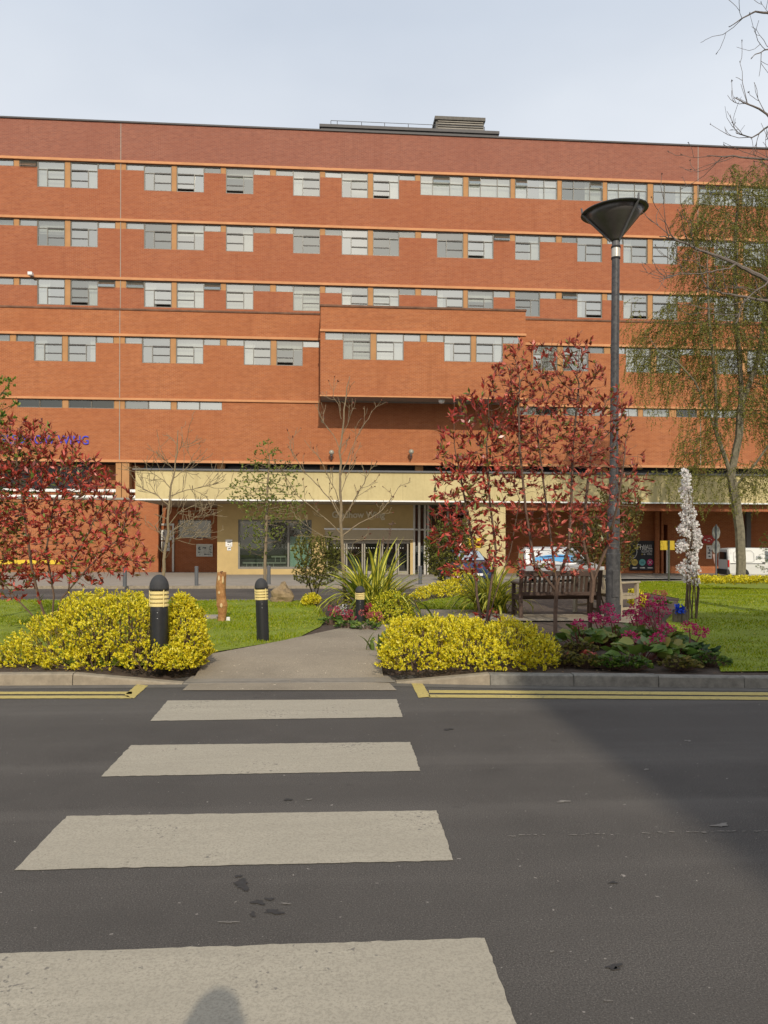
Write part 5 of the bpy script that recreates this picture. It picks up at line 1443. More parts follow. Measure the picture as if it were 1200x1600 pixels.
# ---- the three red standards on the right
D1 = 11.4
b1 = ground(757, 1003)
shrub('red_shrub', 'densest of the red shrubs right of the path, bright red down its left side', 'shrub', b1,
      [[b1] + stemline([(745, 930), (742, 870), (730, 800), (715, 720)], D1), [b1] + stemline([(765, 930), (775, 860), (765, 780), (760, 690)], D1, [0, .1, .2, .3]),
       [b1] + stemline([(772, 935), (798, 860), (812, 780)], D1, [0, -.1, -.2])],
      [(712, 765, 42, 78), (755, 740, 52, 85), (700, 700, 26, 45), (735, 655, 42, 48), (775, 640, 40, 70), (750, 850, 55, 50), (690, 830, 28, 40), (800, 700, 35, 70), (725, 885, 40, 25)], D1, 520, .095,
      M['leaf_red'], M['bark_red'], .115, .041, 5, .003, .026, 2, .95, .2)
b2 = ground(868, 1006); D2_ = 11.2
shrub('red_shrub', 'tallest red shrub with thin leaves on long bare stems, left of the lamp post', 'shrub', b2,
      [[b2] + stemline([(868, 960), (870, 915), (862, 850), (850, 760), (838, 660)], D2_), [at_depth(870, 915, D2_)] + stemline([(888, 860), (893, 790), (895, 700), (905, 600)], D2_, [.0, .1, .2, .2]),
       [at_depth(868, 925, D2_)] + stemline([(835, 880), (822, 800), (812, 700), (810, 620)], D2_, [0, -.1, -.1, -.1])],
      [(830, 600, 48, 75), (895, 590, 46, 72), (860, 690, 62, 85), (815, 700, 40, 80), (905, 690, 36, 70), (855, 800, 62, 60), (800, 580, 28, 50), (870, 560, 30, 40), (930, 590, 22, 35), (835, 880, 45, 30), (895, 870, 36, 40)], D2_, 930, .09,
      M['leaf_red_dull'], M['bark_red'], .098, .036, 5, .0028, .032, 1, .9, .2)
b3 = ground(922, 985); D3 = 11.9
shrub('red_shrub', 'slender red shrub forking low beside the lamp post', 'shrub', b3,
      [[b3] + stemline([(924, 940), (927, 908), (912, 850), (915, 790), (925, 700)], D3), [at_depth(927, 908, D3)] + stemline([(950, 850), (965, 790), (975, 720)], D3, [0, -.2, -.3])],
      [(930, 760, 45, 75), (975, 740, 40, 60), (1000, 770, 22, 30), (960, 660, 35, 60), (925, 660, 25, 60), (950, 830, 45, 35)], D3, 430, .095,
      M['leaf_red_dull'], M['bark_red'], .105, .038, 5, .003, .034, 1, .9, .25)
# low red sprays by the path
for (u, v, du, lab) in ((763, 968, 22, 'low red leaved shoot poking above the front yellow shrub'),):
    b = ground(u, 985); 
    shrub('red_shoot', lab, 'shrub', b, [[b, at_depth(u, v + 6, D1 + .4)]], [(u - 8, v - 8, 16, 8), (u + 12, v - 6, 14, 8)], D1 + .4, 24, .07, M['leaf_red'], M['bark_red'], .10, .035, 5, .003, .008, 1)

# ---- green tree leaning in at the left edge
Dg = 12.2; b = ground(-110, 990)
shrub('green_tree', 'fresh green leafy tree reaching in at the left edge above the red shrub', 'tree', b, [[b] + stemline([(-92, 900), (-80, 800), (-60, 700)], Dg)],
      [(-35, 640, 48, 55), (-70, 690, 60, 70), (-2, 625, 32, 46), (6, 650, 26, 40), (8, 700, 44, 34), (15, 730, 40, 24), (-30, 760, 60, 50), (10, 820, 34, 40), (0, 880, 40, 40)], Dg, 1100, .11, M['leaf_fresh'], M['bark'], .065, .040, 6, .003, .07, 1, 1.1, .05)

# ---- olive and bronze shrubs behind the path
for (nm, lab, u, vb, d, ells, n, mt, L) in (
    ('bronze_shrub', 'loose olive brown shrub just left of the slim bare tree', 492, 938, 18.3, [(500, 880, 34, 42), (480, 860, 26, 30), (515, 860, 22, 30), (478, 895, 22, 22)], 430, 'leaf_bronze_green', .062),
    ('olive_shrub', 'olive green shrub in front of the glazed lobby', 700, 918, 23.0, [(700, 850, 32, 40), (678, 860, 18, 34), (722, 840, 24, 32), (690, 885, 26, 22)], 430, 'leaf_bronze_green', .075),
    ('olive_shrub', 'speckled green shrub directly behind the lamp post', 948, 958, 16.0, [(948, 835, 40, 50), (982, 800, 24, 34), (915, 850, 32, 36), (988, 845, 13, 28), (960, 780, 30, 26), (974, 872, 16, 22)], 650, 'leaf_bronze', .055)):
    b = ground(u, vb); k = d / FPX
    shrub(nm, lab, 'shrub', b, [[b, at_depth(u, vb - 30, d)], [b + Vector((.05, 0, 0)), at_depth(u + 12, vb - 40, d + .2)], [b, at_depth(u - 14, vb - 40, d - .2)]], ells, d, n * 2, .075, M[mt], M['bark'], L, L * .58, 7, .0025, .022, 4, 1.2, .1)

# ---- young tree coming into leaf
b = ground(414, 929); d = depth_of(b)
shrub('young_tree', 'young tree with fine upright twigs just coming into pale leaf', 'tree', b, [[b] + stemline([(414, 880), (416, 820), (418, 760), (421, 715)], d)],
      [(415, 800, 42, 60), (395, 760, 38, 48), (440, 765, 38, 55), (420, 715, 26, 30), (370, 770, 18, 24), (465, 800, 14, 30), (400, 850, 30, 24)], d, 700, .09, M['leaf_spring'], M['bark_pale'], .075, .042, 5, .0032, .048, 1, 1.1, .3, (0, 0, .35))

# ------------------------------------------------------------------ bare trees traced from the photo
def shoots(mb, pts, r0, r1, n, Lr, ang, depth=1, up=.25, tips=None, g=rnd):
    """side twigs along a limb; each may carry finer ones"""
    pts = [Vector(p) for p in pts]
    seg = [(pts[i + 1] - pts[i]).length for i in range(len(pts) - 1)]; tot = sum(seg)
    for _ in range(n):
        s = g.uniform(.25, 1.0) * tot; i = 0
        while i < len(seg) - 1 and s > seg[i]: s -= seg[i]; i += 1
        p = pts[i].lerp(pts[i + 1], min(1, s / seg[i])); t = (pts[i + 1] - pts[i]).normalized()
        side = Vector((g.gauss(0, 1), g.gauss(0, 1), g.gauss(0, 1))); side -= t * side.dot(t); side.normalize()
        a = g.uniform(*ang); d = t * math.cos(a) + side * math.sin(a); L = g.uniform(*Lr)
        q = [p]; 
        for k in range(4):
            d = (d + Vector((g.gauss(0, .18), g.gauss(0, .18), g.gauss(0, .18) + up * .35))).normalized(); q.append(q[-1] + d * L / 4)
        mb.tube(q, [r0, r0 * .8, (r0 + r1) / 2, r1 * 1.1, r1], 4, cap=False)
        if tips is not None: tips.append((q[-1], d))
        if depth > 1: shoots(mb, q, r0 * .7, r1, max(2, int(n * .25)), (Lr[0] * .4, Lr[1] * .5), ang, depth - 1, up, tips, g)

def traced(name, label, base, d, limbs, barkm, twig, group=None, buds=None, bud_size=.03):
    """limbs: (pixel points, depth offsets start/end, radius start, radius end, twigs)"""
    t = thing(name, label, 'tree', tuple(base), group=group)
    trunk, br = MB(), MB(); tips = []
    for k, (pts, o0, o1, r0, r1, n) in enumerate(limbs):
        m = len(pts); P = []
        for i, (u, v) in enumerate(pts):
            f = i / max(1, m - 1); P.append(at_depth(u + rnd.gauss(0, .6), v, d + o0 + (o1 - o0) * f))
        if k == 0: P = [Vector(base) - Vector((0, 0, .05))] + P; m += 1
        r0 *= .52 if group else .74; r1 *= .8 if group else 1
        R_ = [r0 + (r1 - r0) * (i / (m - 1)) ** .8 for i in range(m)]
        # refine with a little wander
        Q, RR = [P[0]], [R_[0]]
        for i in range(m - 1):
            for s in (.33, .66, 1.0):
                q = P[i].lerp(P[i + 1], s); 
                if s < 1: q += Vector((rnd.gauss(0, 1), rnd.gauss(0, 1), rnd.gauss(0, 1))) * (P[i + 1] - P[i]).length * .025
                Q.append(q); RR.append(R_[i] + (R_[i + 1] - R_[i]) * s)
        (trunk if k == 0 else br).tube(Q, RR, 10 if k == 0 else 6)
        if n: shoots(br, Q, max(r1 * 1.1, twig * 1.3), twig, n, *TW, tips=tips)
        tips.append((Q[-1], (Q[-1] - Q[-2]).normalized()))
    put('trunk', trunk, barkm, t, smooth=True); put('branches', br, barkm, t)
    if buds:
        P = np.array([p for p, _ in tips]); D = np.array([q for _, q in tips])
        k = rng.random(len(P)) < buds[1]
        if k.any(): leaves_obj('foliage', *rosettes(P[k], D[k], buds[2], bud_size, bud_size * .5, .9), buds[0], t)
    return t

b = ground(538, 962); d = depth_of(b)
TW = ((.12, .5), (.4, .95), 2, .4)
traced('bare_tree', 'tall slim bare tree with a straight pale trunk in front of the entrance', b, d,
       [([(537, 900), (534, 830), (533, 780), (531, 740), (533, 690), (536, 640), (541, 605), (547, 588)], 0, 0, .085, .008, 6),
        ([(536, 838), (515, 815), (490, 795), (465, 775), (447, 745), (440, 732)], 0, -.5, .030, .006, 8), ([(536, 836), (560, 818), (590, 802), (612, 780), (627, 756)], 0, .4, .032, .006, 8),
        ([(534, 812), (520, 785), (500, 762), (478, 740), (458, 712), (452, 690)], 0, .5, .028, .006, 8), ([(534, 815), (552, 785), (570, 755), (578, 735), (582, 718)], 0, -.3, .028, .006, 7),
        ([(532, 790), (524, 765), (508, 735), (500, 715)], 0, -.4, .02, .006, 5), ([(532, 745), (548, 705), (562, 672), (575, 655), (583, 642)], 0, .2, .02, .006, 5), ([(532, 705), (520, 680), (505, 660), (492, 632)], 0, .2, .017, .006, 5),
        ([(534, 680), (545, 655), (556, 625)], 0, -.2, .014, .005, 4), ([(535, 655), (528, 632), (520, 620)], 0, .2, .011, .005, 3), ([(536, 845), (505, 838), (480, 822), (462, 808)], 0, .7, .02, .006, 5),
        ([(536, 850), (548, 868), (552, 850), (566, 838)], 0, -.2, .012, .005, 3), ([(533, 770), (545, 740), (550, 718), (552, 700)], 0, .5, .016, .005, 4)],
       M['bark_pale'], .0042, 'bare young trees before the building', (leaf_mat('brown_bud', [(0, (.10, .035, .02)), (1, (.2, .06, .03))]), .45, 3), .05)
b = ground(249, 941); d = depth_of(b)
TW = ((.2, .75), (.5, 1.15), 2, .45)
traced('bare_tree', 'small bare pale tree with arching twigs in front of the brick recess', b, d,
       [([(254, 905), (258, 860), (262, 815), (266, 770), (272, 735), (276, 695), (278, 672)], 0, 0, .10, .010, 8),
        ([(260, 840), (275, 825), (300, 812), (325, 800), (330, 797)], 0, .3, .032, .006, 12), ([(262, 822), (280, 800), (305, 790), (315, 786)], 0, -.3, .028, .006, 10), ([(264, 790), (245, 772), (225, 765), (212, 757)], 0, .3, .028, .006, 10),
        ([(266, 775), (285, 768), (310, 762), (328, 757)], 0, .2, .026, .006, 10), ([(268, 765), (255, 750), (240, 740), (227, 732)], 0, -.3, .024, .006, 8), ([(270, 748), (288, 735), (300, 722), (312, 715)], 0, .3, .02, .006, 8),
        ([(272, 735), (262, 722), (252, 715)], 0, -.2, .016, .005, 6), ([(275, 712), (282, 700), (290, 690)], 0, .1, .013, .005, 5), ([(259, 850), (270, 842), (290, 840), (318, 843)], 0, -.5, .022, .006, 9), ([(259, 848), (248, 830), (242, 820)], 0, .4, .018, .005, 6), ([(260, 838), (280, 832), (312, 830)], 0, .6, .02, .005, 9)],
       M['bark_pale'], .0055, 'bare young trees before the building')

# ---- big bare tree whose limbs reach in from the right
d = 13.6; b = at_depth(1336, HY, d); b.z = GARDEN
TW = ((.3, 1.0), (.35, 1.1), 2, .45)
traced('large_bare_tree', 'large bare tree standing off the right edge, its grey limbs reaching into view', b, d,
       [([(1335, 760), (1330, 600), (1325, 450), (1322, 250), (1318, 60), (1310, -200)], 0, 0, .30, .10, 0),
        ([(1325, 500), (1270, 465), (1200, 440), (1165, 420), (1148, 411), (1120, 400), (1080, 385), (1050, 372), (1032, 370)], 0, -.6, .075, .008, 9), ([(1150, 412), (1140, 420), (1120, 422), (1095, 428), (1062, 428), (1030, 440)], -.3, -.8, .022, .005, 8),
        ([(1325, 540), (1270, 490), (1200, 470), (1150, 462), (1120, 455), (1100, 448)], 0, .2, .05, .008, 6), ([(1200, 440), (1180, 455), (1160, 475), (1150, 505)], -.2, -.5, .02, .006, 4),
        ([(1320, 330), (1270, 270), (1215, 250), (1170, 247), (1130, 245), (1105, 243)], 0, .3, .05, .006, 8), ([(1320, 300), (1260, 230), (1215, 200), (1185, 170), (1162, 160), (1148, 153)], 0, -.2, .05, .006, 8),
        ([(1318, 250), (1250, 200), (1205, 195), (1175, 215), (1150, 208)], 0, .4, .04, .006, 7), ([(1316, 120), (1255, 40), (1200, 20), (1180, 18), (1160, 28), (1140, 42)], 0, .1, .045, .006, 7), ([(1316, 150), (1260, 90), (1220, 75), (1195, 78), (1175, 90)], 0, -.2, .035, .006, 7),
        ([(1322, 420), (1270, 380), (1230, 300), (1205, 255)], 0, .5, .045, .008, 10)],
       plain('bark_grey', (.17, .14, .12), .9, var=.3, scale=12, bump=.01), .0034, None, (leaf_mat('grey_bud', [(0, (.06, .045, .04)), (1, (.1, .075, .06))]), .5, 5), .035)

# ------------------------------------------------------------------ the weeping tree
b = ground(1157, 912); DW_ = depth_of(b)
t = thing('weeping_tree', 'tall weeping tree with olive drooping strands, trunk beside the white van', 'tree', tuple(b))
trunks = [[b] + stemline([(1158, 880), (1156, 830), (1150, 785), (1142, 742)], DW_),
          [at_depth(1142, 742, DW_)] + stemline([(1126, 695), (1106, 640), (1085, 595), (1058, 565), (1035, 552)], DW_, [0, -.3, -.6, -.9, -1]),
          [at_depth(1142, 742, DW_)] + stemline([(1155, 680), (1158, 600), (1152, 520), (1148, 440), (1150, 350), (1156, 285)], DW_, [0, .3, .5, .5, .5, .5]),
          [at_depth(1148, 760, DW_)] + stemline([(1180, 725), (1205, 690), (1240, 660)], DW_, [-.2, -.5, -.8]), [at_depth(1155, 640, DW_)] + stemline([(1185, 560), (1200, 450), (1205, 360)], DW_, [.4, .6, .8]),
          [at_depth(1120, 680, DW_)] + stemline([(1118, 600), (1108, 500), (1105, 410)], DW_, [-.6, -1, -1.2])]
wells = [(1105, 390, 42, 95), (1150, 310, 50, 60), (1190, 290, 40, 50), (1090, 330, 22, 40), (1150, 430, 60, 80), (1062, 500, 48, 50), (1020, 545, 36, 40), (1110, 530, 60, 70), (1180, 520, 50, 90), (1210, 400, 50, 110), (1060, 590, 40, 30), (1210, 640, 50, 60), (1100, 690, 40, 35), (1180, 740, 40, 30), (1085, 740, 30, 22), (1130, 620, 50, 50), (1250, 550, 60, 140)]
attr = fill(wells, DW_, 1250)
pos, par = colonize(trunks, attr, .27, 3.5, .30, 110, (0, 0, .10))
mb, rad, kids, tipd = skeleton(pos, par, .006, 2.1, .20, 7)
put('trunk', mb, M['bark_birch'], t)
idx = [i for i in range(len(pos)) if par[i] >= 0 and tipd[i] <= 3]
sb = MB(); LP = []; LD = []
g2 = np.random.default_rng(5)
def strand(p, L, out, dens=1.0):
    pts = [p]; dv = Vector((out[0], out[1], g2.uniform(-.1, .5))); n = max(4, int(L / .22))
    for k in range(n):
        dv = (dv * (.72 if k else 1) + Vector((g2.normal() * .24, g2.normal() * .24, -.45))).normalized(); pts.append(pts[-1] + dv * L / n)
    sb.tube(pts, [.006] + [.004] * (n - 1) + [.002], 3, cap=False)
    m = int(L / .030 * dens)
    for _ in range(m):
        f = g2.uniform(.03, 1) * n; i = min(n - 1, int(f)); q = pts[i].lerp(pts[i + 1], f - i)
        LP.append(q); v_ = Vector((g2.normal(), g2.normal(), -.7 + g2.normal() * .5)); LD.append(v_.normalized())
cx_ = at_depth(1140, 500, DW_)
for i in idx:
    for _ in range(3 if tipd[i] <= 1 else 2):
        p = Vector(pos[i]); o = (p - cx_); o.z = 0; o = o / max(1.0, o.length) * g2.uniform(.2, .9)
        strand(p, g2.uniform(.4, 1.9), (o.x + g2.normal() * .3, o.y + g2.normal() * .3), .8)
for u, v, L in ((985, 508, 1.6), (992, 500, 2.2), (1000, 505, 3.0), (1008, 540, 3.4), (1014, 560, 3.6), (1022, 570, 3.3), (1028, 575, 2.6), (978, 530, 1.1), (1040, 560, 1.8), (1003, 480, 1.8), (996, 520, 2.6), (1052, 575, 1.6), (1018, 590, 2.6), (1065, 640, 2.0), (1075, 640, 2.2), (1085, 650, 2.4)):
    for _ in range(2): strand(at_depth(u + g2.normal() * 3, v - 15, DW_ - 1 + g2.normal() * .4), L * g2.uniform(.8, 1.05), (-.25, g2.normal() * .3), 1.0)
for k in range(70):
    u = g2.uniform(1010, 1215); strand(at_depth(u, g2.uniform(728, 775), DW_ + g2.normal() * 1.3), g2.uniform(.6, 1.5), (g2.normal() * .4, g2.normal() * .4), 1.1)
put('hanging_strands', sb, plain('strand_olive', (.11, .095, .045), .85, var=.2), t)
LP = np.array(LP); LD = np.array(LD)
leaves_obj('foliage', LP, LD, rdir(len(LP)), rng.uniform(.05, .10, len(LP)), rng.uniform(.022, .040, len(LP)), M['leaf_weep'], t)

# ------------------------------------------------------------------ mounded yellow shrubs
def mound(name, label, base, ells, d, n, leafm, L, W, per=7, stems=30, zmin=None, group='yellow variegated shrubs', up=.7, gaps=.0, seed=3):
    """short leafy shoots over the skin of overlapping mounds; ells in pixels with own depth (u, v, ru, rv, depth, depth radius)"""
    g = np.random.default_rng(seed)
    t = thing(name, label, 'shrub', tuple(base), group=group)
    C = [px_ell(e[0], e[1], e[2], e[3], e[4], e[5] * FPX / e[4]) for e in ells]
    w = np.array([(r[0] * r[2] + r[0] * r[1]) for _, r in C]); cnt = (n * w / w.sum()).astype(int)
    P, D = [], []
    for k, ((c, r), m) in enumerate(zip(C, cnt)):
        v = rdir(m, g)
        bump = 1 + .15 * np.sin(v[:, 0] * 7 + k) * np.cos(v[:, 2] * 6 + v[:, 1] * 5) + .10 * np.sin(v[:, 0] * 15 + v[:, 1] * 13 + k) * np.sin(v[:, 2] * 14)
        s = (g.beta(5, 1.4, m) * .42 + .62) * bump * np.where(g.random(m) < .035, g.uniform(1.05, 1.22, m), 1)
        p = c + v * r * s[:, None]
        q = v / r; q /= np.linalg.norm(q, axis=1, keepdims=True)
        ok = np.ones(m, bool)
        for j, (c2, r2) in enumerate(C):
            if j != k: ok &= (((p - c2) / r2) ** 2).sum(1) > .62
        P.append(p[ok]); D.append(q[ok])
    P = np.concatenate(P); D = np.concatenate(D)
    gz = base[2] + .02
    ok = P[:, 2] > gz
    if gaps:
        h = np.sin(P[:, 0] * 9.1 + P[:, 2] * 7.3) * np.sin(P[:, 1] * 8.3 - P[:, 2] * 11.1 + 1); ok &= (h < .55) | (g.random(len(P)) > gaps)
    P, D = P[ok], D[ok]
    A = D + np.array([0, -.05, up]) + rdir(len(P), g) * .45; A /= np.linalg.norm(A, axis=1, keepdims=True)
    V = rosettes(P, A, per, L, W, 1.0, g, along=L * 1.6)
    leaves_obj('foliage', *V, leafm, t)
    sb = MB(); cen = np.mean([c for c, _ in C], axis=0)
    k = g.choice(len(P), min(len(P), stems * len(C)), replace=False)
    for i in k:
        j = int(np.argmin([np.linalg.norm((P[i] - c) / r) for c, r in C])); c, r = C[j]
        a = Vector((c[0] + (P[i][0] - c[0]) * .45, c[1] + (P[i][1] - c[1]) * .45, gz - .03)); m_ = a.lerp(Vector(P[i]), .55) + Vector((0, 0, -.03)); sb.tube([a, m_, Vector(P[i])], [.006, .005, .003], 4, cap=False)
    if sb.f: put('stems', sb, M['twig'], t)
    return t

mound('yellow_shrub', 'big mounded yellow variegated shrub spreading left of the near bollard', ground(130, 1050),
      [(165, 990, 88, 55, 9.45, .62), (215, 1000, 55, 62, 9.3, .5), (110, 1005, 80, 50, 9.4, .55), (40, 1030, 70, 28, 9.3, .45), (235, 1030, 45, 32, 8.95, .35), (150, 1038, 90, 26, 8.95, .3), (140, 955, 45, 32, 9.7, .4), (200, 955, 40, 30, 9.7, .4), (-20, 1038, 50, 20, 9.2, .35)],
      9.3, 11500, M['leaf_yellow'], .034, .021, 7, 45, gaps=.5)
mound('yellow_shrub', 'smaller yellow variegated shrub tucked right of the near bollard', ground(295, 1045),
      [(290, 985, 30, 46, 9.35, .35), (300, 1010, 27, 40, 9.1, .3), (280, 1030, 34, 26, 8.95, .28), (283, 950, 17, 24, 9.4, .2)], 9.2, 4000, M['leaf_yellow'], .034, .021, 7, 24, gaps=.5, seed=5)
mound('yellow_shrub', 'low wide yellow variegated shrub by the kerb right of the path', ground(730, 1048),
      [(665, 1010, 70, 44, 9.3, .5), (730, 1012, 70, 42, 9.3, .52), (795, 1012, 62, 42, 9.3, .5), (838, 1020, 34, 32, 9.2, .4), (650, 1025, 58, 28, 8.95, .3), (760, 1030, 90, 22, 8.95, .28), (700, 985, 60, 22, 9.8, .4), (635, 985, 30, 22, 9.5, .3)],
      9.2, 11000, M['leaf_yellow'], .034, .021, 7, 24, gaps=.55, seed=8)
mound('yellow_shrub', 'rounded lime and yellow shrub behind the path, right of the far bollard', ground(612, 980),
      [(612, 950, 30, 26, 14.0, .38), (598, 962, 22, 18, 13.7, .3), (628, 960, 20, 18, 13.9, .3)], 14, 1500, M['leaf_lime'], .040, .026, 7, 16, seed=9)
mound('yellow_hedge', 'bright yellow low hedge in front of the parked blue car', ground(690, 940),
      [(668, 930, 22, 14, 20.5, .5), (695, 924, 26, 17, 21, .55), (722, 912, 20, 24, 21.3, .5), (655, 936, 16, 10, 20, .4)], 21, 1900, M['leaf_yellow'], .055, .036, 7, 10, seed=10)
mound('yellow_shrub', 'tiny yellow shrub at the back corner of the left lawn', ground(487, 944),
      [(487, 936, 13, 9, 17.6, .25), (478, 939, 8, 6, 17.4, .2)], 17.5, 420, M['leaf_yellow'], .045, .03, 6, 10, seed=11)
mound('yellow_shrub', 'small yellow shrub close to the pale bench', ground(997, 948),
      [(994, 934, 12, 15, 16.2, .25), (1002, 940, 9, 9, 16, .2)], 16, 520, M['leaf_yellow'], .042, .028, 6, 10, seed=12)
mound('yellow_ground_cover', 'long low strip of yellow ground cover around the weeping tree', ground(1150, 909),
      [(u, 905, 18, 5.5, 26.4, .45) for u in range(1100, 1260, 22)], 26.4, 2000, M['leaf_yellow'], .07, .045, 6, 0, seed=13)
# dark evergreen nosing in at the right edge
b = ground(1222, 912); d = depth_of(b) - .4
shrub('evergreen_shrub', 'dark evergreen branches at the right edge in front of the white van', 'shrub', b, [[b, at_depth(1222, 890, d), at_depth(1215, 860, d)]], [(1205, 862, 22, 14), (1200, 882, 24, 14), (1230, 850, 30, 40), (1195, 845, 12, 16)], d, 260, .14, M['leaf_green'], M['bark'], .09, .022, 8, .004, .03, 2, 1.2, .05)

# ------------------------------------------------------------------ strap-leaved clumps
m_strap = [leaf_mat('strap_margin', [(0, (.08, .13, .018)), (1, (.18, .25, .04))], .4, .3), leaf_mat('strap_centre', [(0, (.46, .44, .04)), (.5, (.68, .62, .07)), (1, (.82, .76, .16))], .4, .3)]
def strap_clump(label, base, n, L, seed, spread=.55, green=.25):
    g = random.Random(seed)
    t = thing('strap_leaved_plant', label, 'plant', tuple(base), group='striped strap leaved clumps'); mb = MB()
    for k in range(n):
        a = g.uniform(0, 2 * PI); lean = g.uniform(.25, .55 + spread); l = g.uniform(*L); w = g.uniform(.026, .050)
        p = Vector(base) + Vector((g.gauss(0, .13), g.gauss(0, .10), -.02)); h = Vector((math.cos(a), math.sin(a), 0)); s = Vector((-h.y, h.x, 0))
        tw = g.uniform(-.9, .9); s = (s * math.cos(tw) + h * math.sin(tw)).normalized()
        el = PI / 2 - lean * .55; pts = [p]; m = 9
        for i in range(m):
            e = el - lean * (i / m) ** 1.6 * g.uniform(1.7, 2.1); pts.append(pts[-1] + (h * math.cos(e) + Vector((0, 0, math.sin(e)))) * l / m)
        ws = [w * q for q in (.55, .8, .95, 1, 1, .95, .85, .68, .42, .05)]
        gr = g.random() < green
        for i in range(m):
            A, B = pts[i], pts[i + 1]; a0, b0_ = ws[i], ws[i + 1]
            for f0, f1, mi in ((-1, -.55, 0), (-.55, .55, 0 if gr else 1), (.55, 1, 0)):
                mb.quad(A + s * a0 * f0, A + s * a0 * f1, B + s * b0_ * f1, B + s * b0_ * f0, mi)
    put('leaves', mb, m_strap, t)
    return t
strap_clump('large striped strap leaved clump in front of the entrance doors', ground(582, 966), 230, (.8, 1.75), 4, 1.05, .08)
strap_clump('smaller striped strap leaved clump between the bench and the yellow hedge', ground(765, 957), 150, (.7, 1.35), 6, .95, .08)
strap_clump('tiny green strap tuft at the path edge by the front yellow shrub', ground(592, 1014), 12, (.2, .36), 9, .5, 1.0)
# old flower stems standing out of the big clump
p = ground(585, 964); t = thing('seed_stem', 'thin dry flower stems rising above the large strap leaved clump', 'stem', tuple(p)); mb = MB()
for u, v in ((614, 812), (610, 826), (600, 840), (592, 846)):
    q = [p, at_depth((585 + u) / 2, 900, depth_of(p)), at_depth(u - 3, v + 14, depth_of(p)), at_depth(u, v, depth_of(p))]
    mb.tube(q, [.010, .008, .005, .003], 5)
    for k in range(7):
        f = rnd.uniform(.35, 1); a = q[2].lerp(q[3], f); mb.tube([a, a + Vector((rnd.gauss(0, .04), rnd.gauss(0, .04), rnd.uniform(-.06, .02)))], [.006, .010], 4)
put('stem', mb, M['twig'], t)

# ------------------------------------------------------------------ bergenia bed and smaller plants
m_berg = leaf_mat('bergenia_leaf', [(0, (.06, .115, .02)), (.45, (.12, .21, .035)), (.8, (.19, .28, .05)), (.95, (.28, .29, .06)), (1, (.30, .10, .04))], .35, .2, .45)
m_pink = leaf_mat('magenta_petal', [(0, (.34, .010, .085)), (.5, (.58, .022, .15)), (1, (.78, .08, .28))], .5, .3)
m_stalk = plain('flower_stalk', (.16, .045, .03), .6, var=.2)
def round_leaf(mb, p, axis, nrm, L, W, cup=.25, n=9):
    """a broad rounded blade with a lifted rim"""
    a = axis.normalized(); s = a.cross(nrm).normalized(); m = s.cross(a)
    rim = []
    for i in range(n + 1):
        q = PI * (i / n) * 2 - PI; r = 1 + .08 * math.sin(5 * q + L * 90)
        x, y = (1 + math.cos(q)) / 2, math.sin(q) / 2
        rim.append(p + a * L * x * r + s * W * y * r + m * (cup * W * (abs(y) * 2) ** 2 * .5 - .12 * L * max(0, x - .5)))
    c = p + a * L * .45 - m * .02
    mb.add(rim[:-1] + [c], [(i, (i + 1) % n, n) for i in range(n)])
def leafy_clump(name, label, cat, base, n, L, W, spread, h, mat, group, seed, fl=(), fl_r=.078, up=.35):
    g = random.Random(seed); t = thing(name, label, cat, tuple(base), group=group); mb = MB(); st = MB()
    for k in range(n):
        a = g.uniform(0, 2 * PI); r = spread * math.sqrt(g.random()); hz = h * (1 - .65 * r / spread) * g.uniform(.6, 1.1)
        c = Vector(base) + Vector((r * math.cos(a), r * math.sin(a) * .75, hz)); ax = Vector((math.cos(a), math.sin(a), g.uniform(-.15, .9)))
        ax = (ax + Vector((g.gauss(0, .3), g.gauss(0, .3), 0))).normalized(); nr = (Vector((0, -.35, 1)) + Vector((g.gauss(0, up), g.gauss(0, up), 0))).normalized()
        l = L * g.uniform(.6, 1.1); round_leaf(mb, c, ax, nr, l, W * l / L)
        st.tube([Vector(base) + Vector((r * .4 * math.cos(a), r * .3 * math.sin(a), -.01)), c.lerp(Vector(base), .35) + Vector((0, 0, -.02)), c], [.006, .005, .004], 4, cap=False)
    put('leaves', mb, mat, t, smooth=True); put('stalks', st, m_stalk if fl else M['twig'], t)
    for q in fl:
        q = Vector(q); s2 = MB().tube([Vector(base) + Vector((g.gauss(0, .03), g.gauss(0, .03), .02)), Vector(base).lerp(q, .6) + Vector((0, 0, .03)), q - Vector((0, 0, .02))], [.009, .008, .006], 6)
        fs = put('flower_stem', s2, m_stalk, t)
        k = 110; gg = np.random.default_rng(g.randrange(9999)); P = np.array(q) + rdir(k, gg) * np.array([1.15, 1.0, .75]) * fl_r * gg.uniform(.4, 1.15, (k, 1)); Dd = P - np.array(q) + np.array([0, 0, .01])
        leaves_obj('flower_head', P, Dd, rdir(k, gg), .030, .026, m_pink, fs)
    return t
FH = [(949, 951), (928, 965), (943, 971), (904, 976), (1005, 937), (1029, 940), (993, 952), (984, 959), (996, 973), (1020, 970), (1018, 950), (1035, 955), (1041, 982), (1027, 997), (985, 995), (1077, 979), (1095, 988), (1041, 1019), (1003, 966), (958, 966)]
BG = [((905, 1012), 'left end of the magenta flower bed beside the yellow shrub', [3]), ((940, 1008), 'magenta flowered clump at the foot of the slender red shrub', [1, 2]), ((965, 1012), 'magenta flowered clump directly in front of the lamp post', [0, 19]),
      ((998, 1008), 'magenta flowered clump in the middle of the bed', [7, 8, 6]), ((1030, 1012), 'tallest flowered clump in the bed, with crowded magenta heads', [4, 5, 9, 10, 11, 18]), ((1000, 1034), 'front magenta flowered clump with the broadest leaves by the kerb', [14, 13]),
      ((1045, 1032), 'magenta flowered clump near the kerb with deep green leaves', [12, 17])]
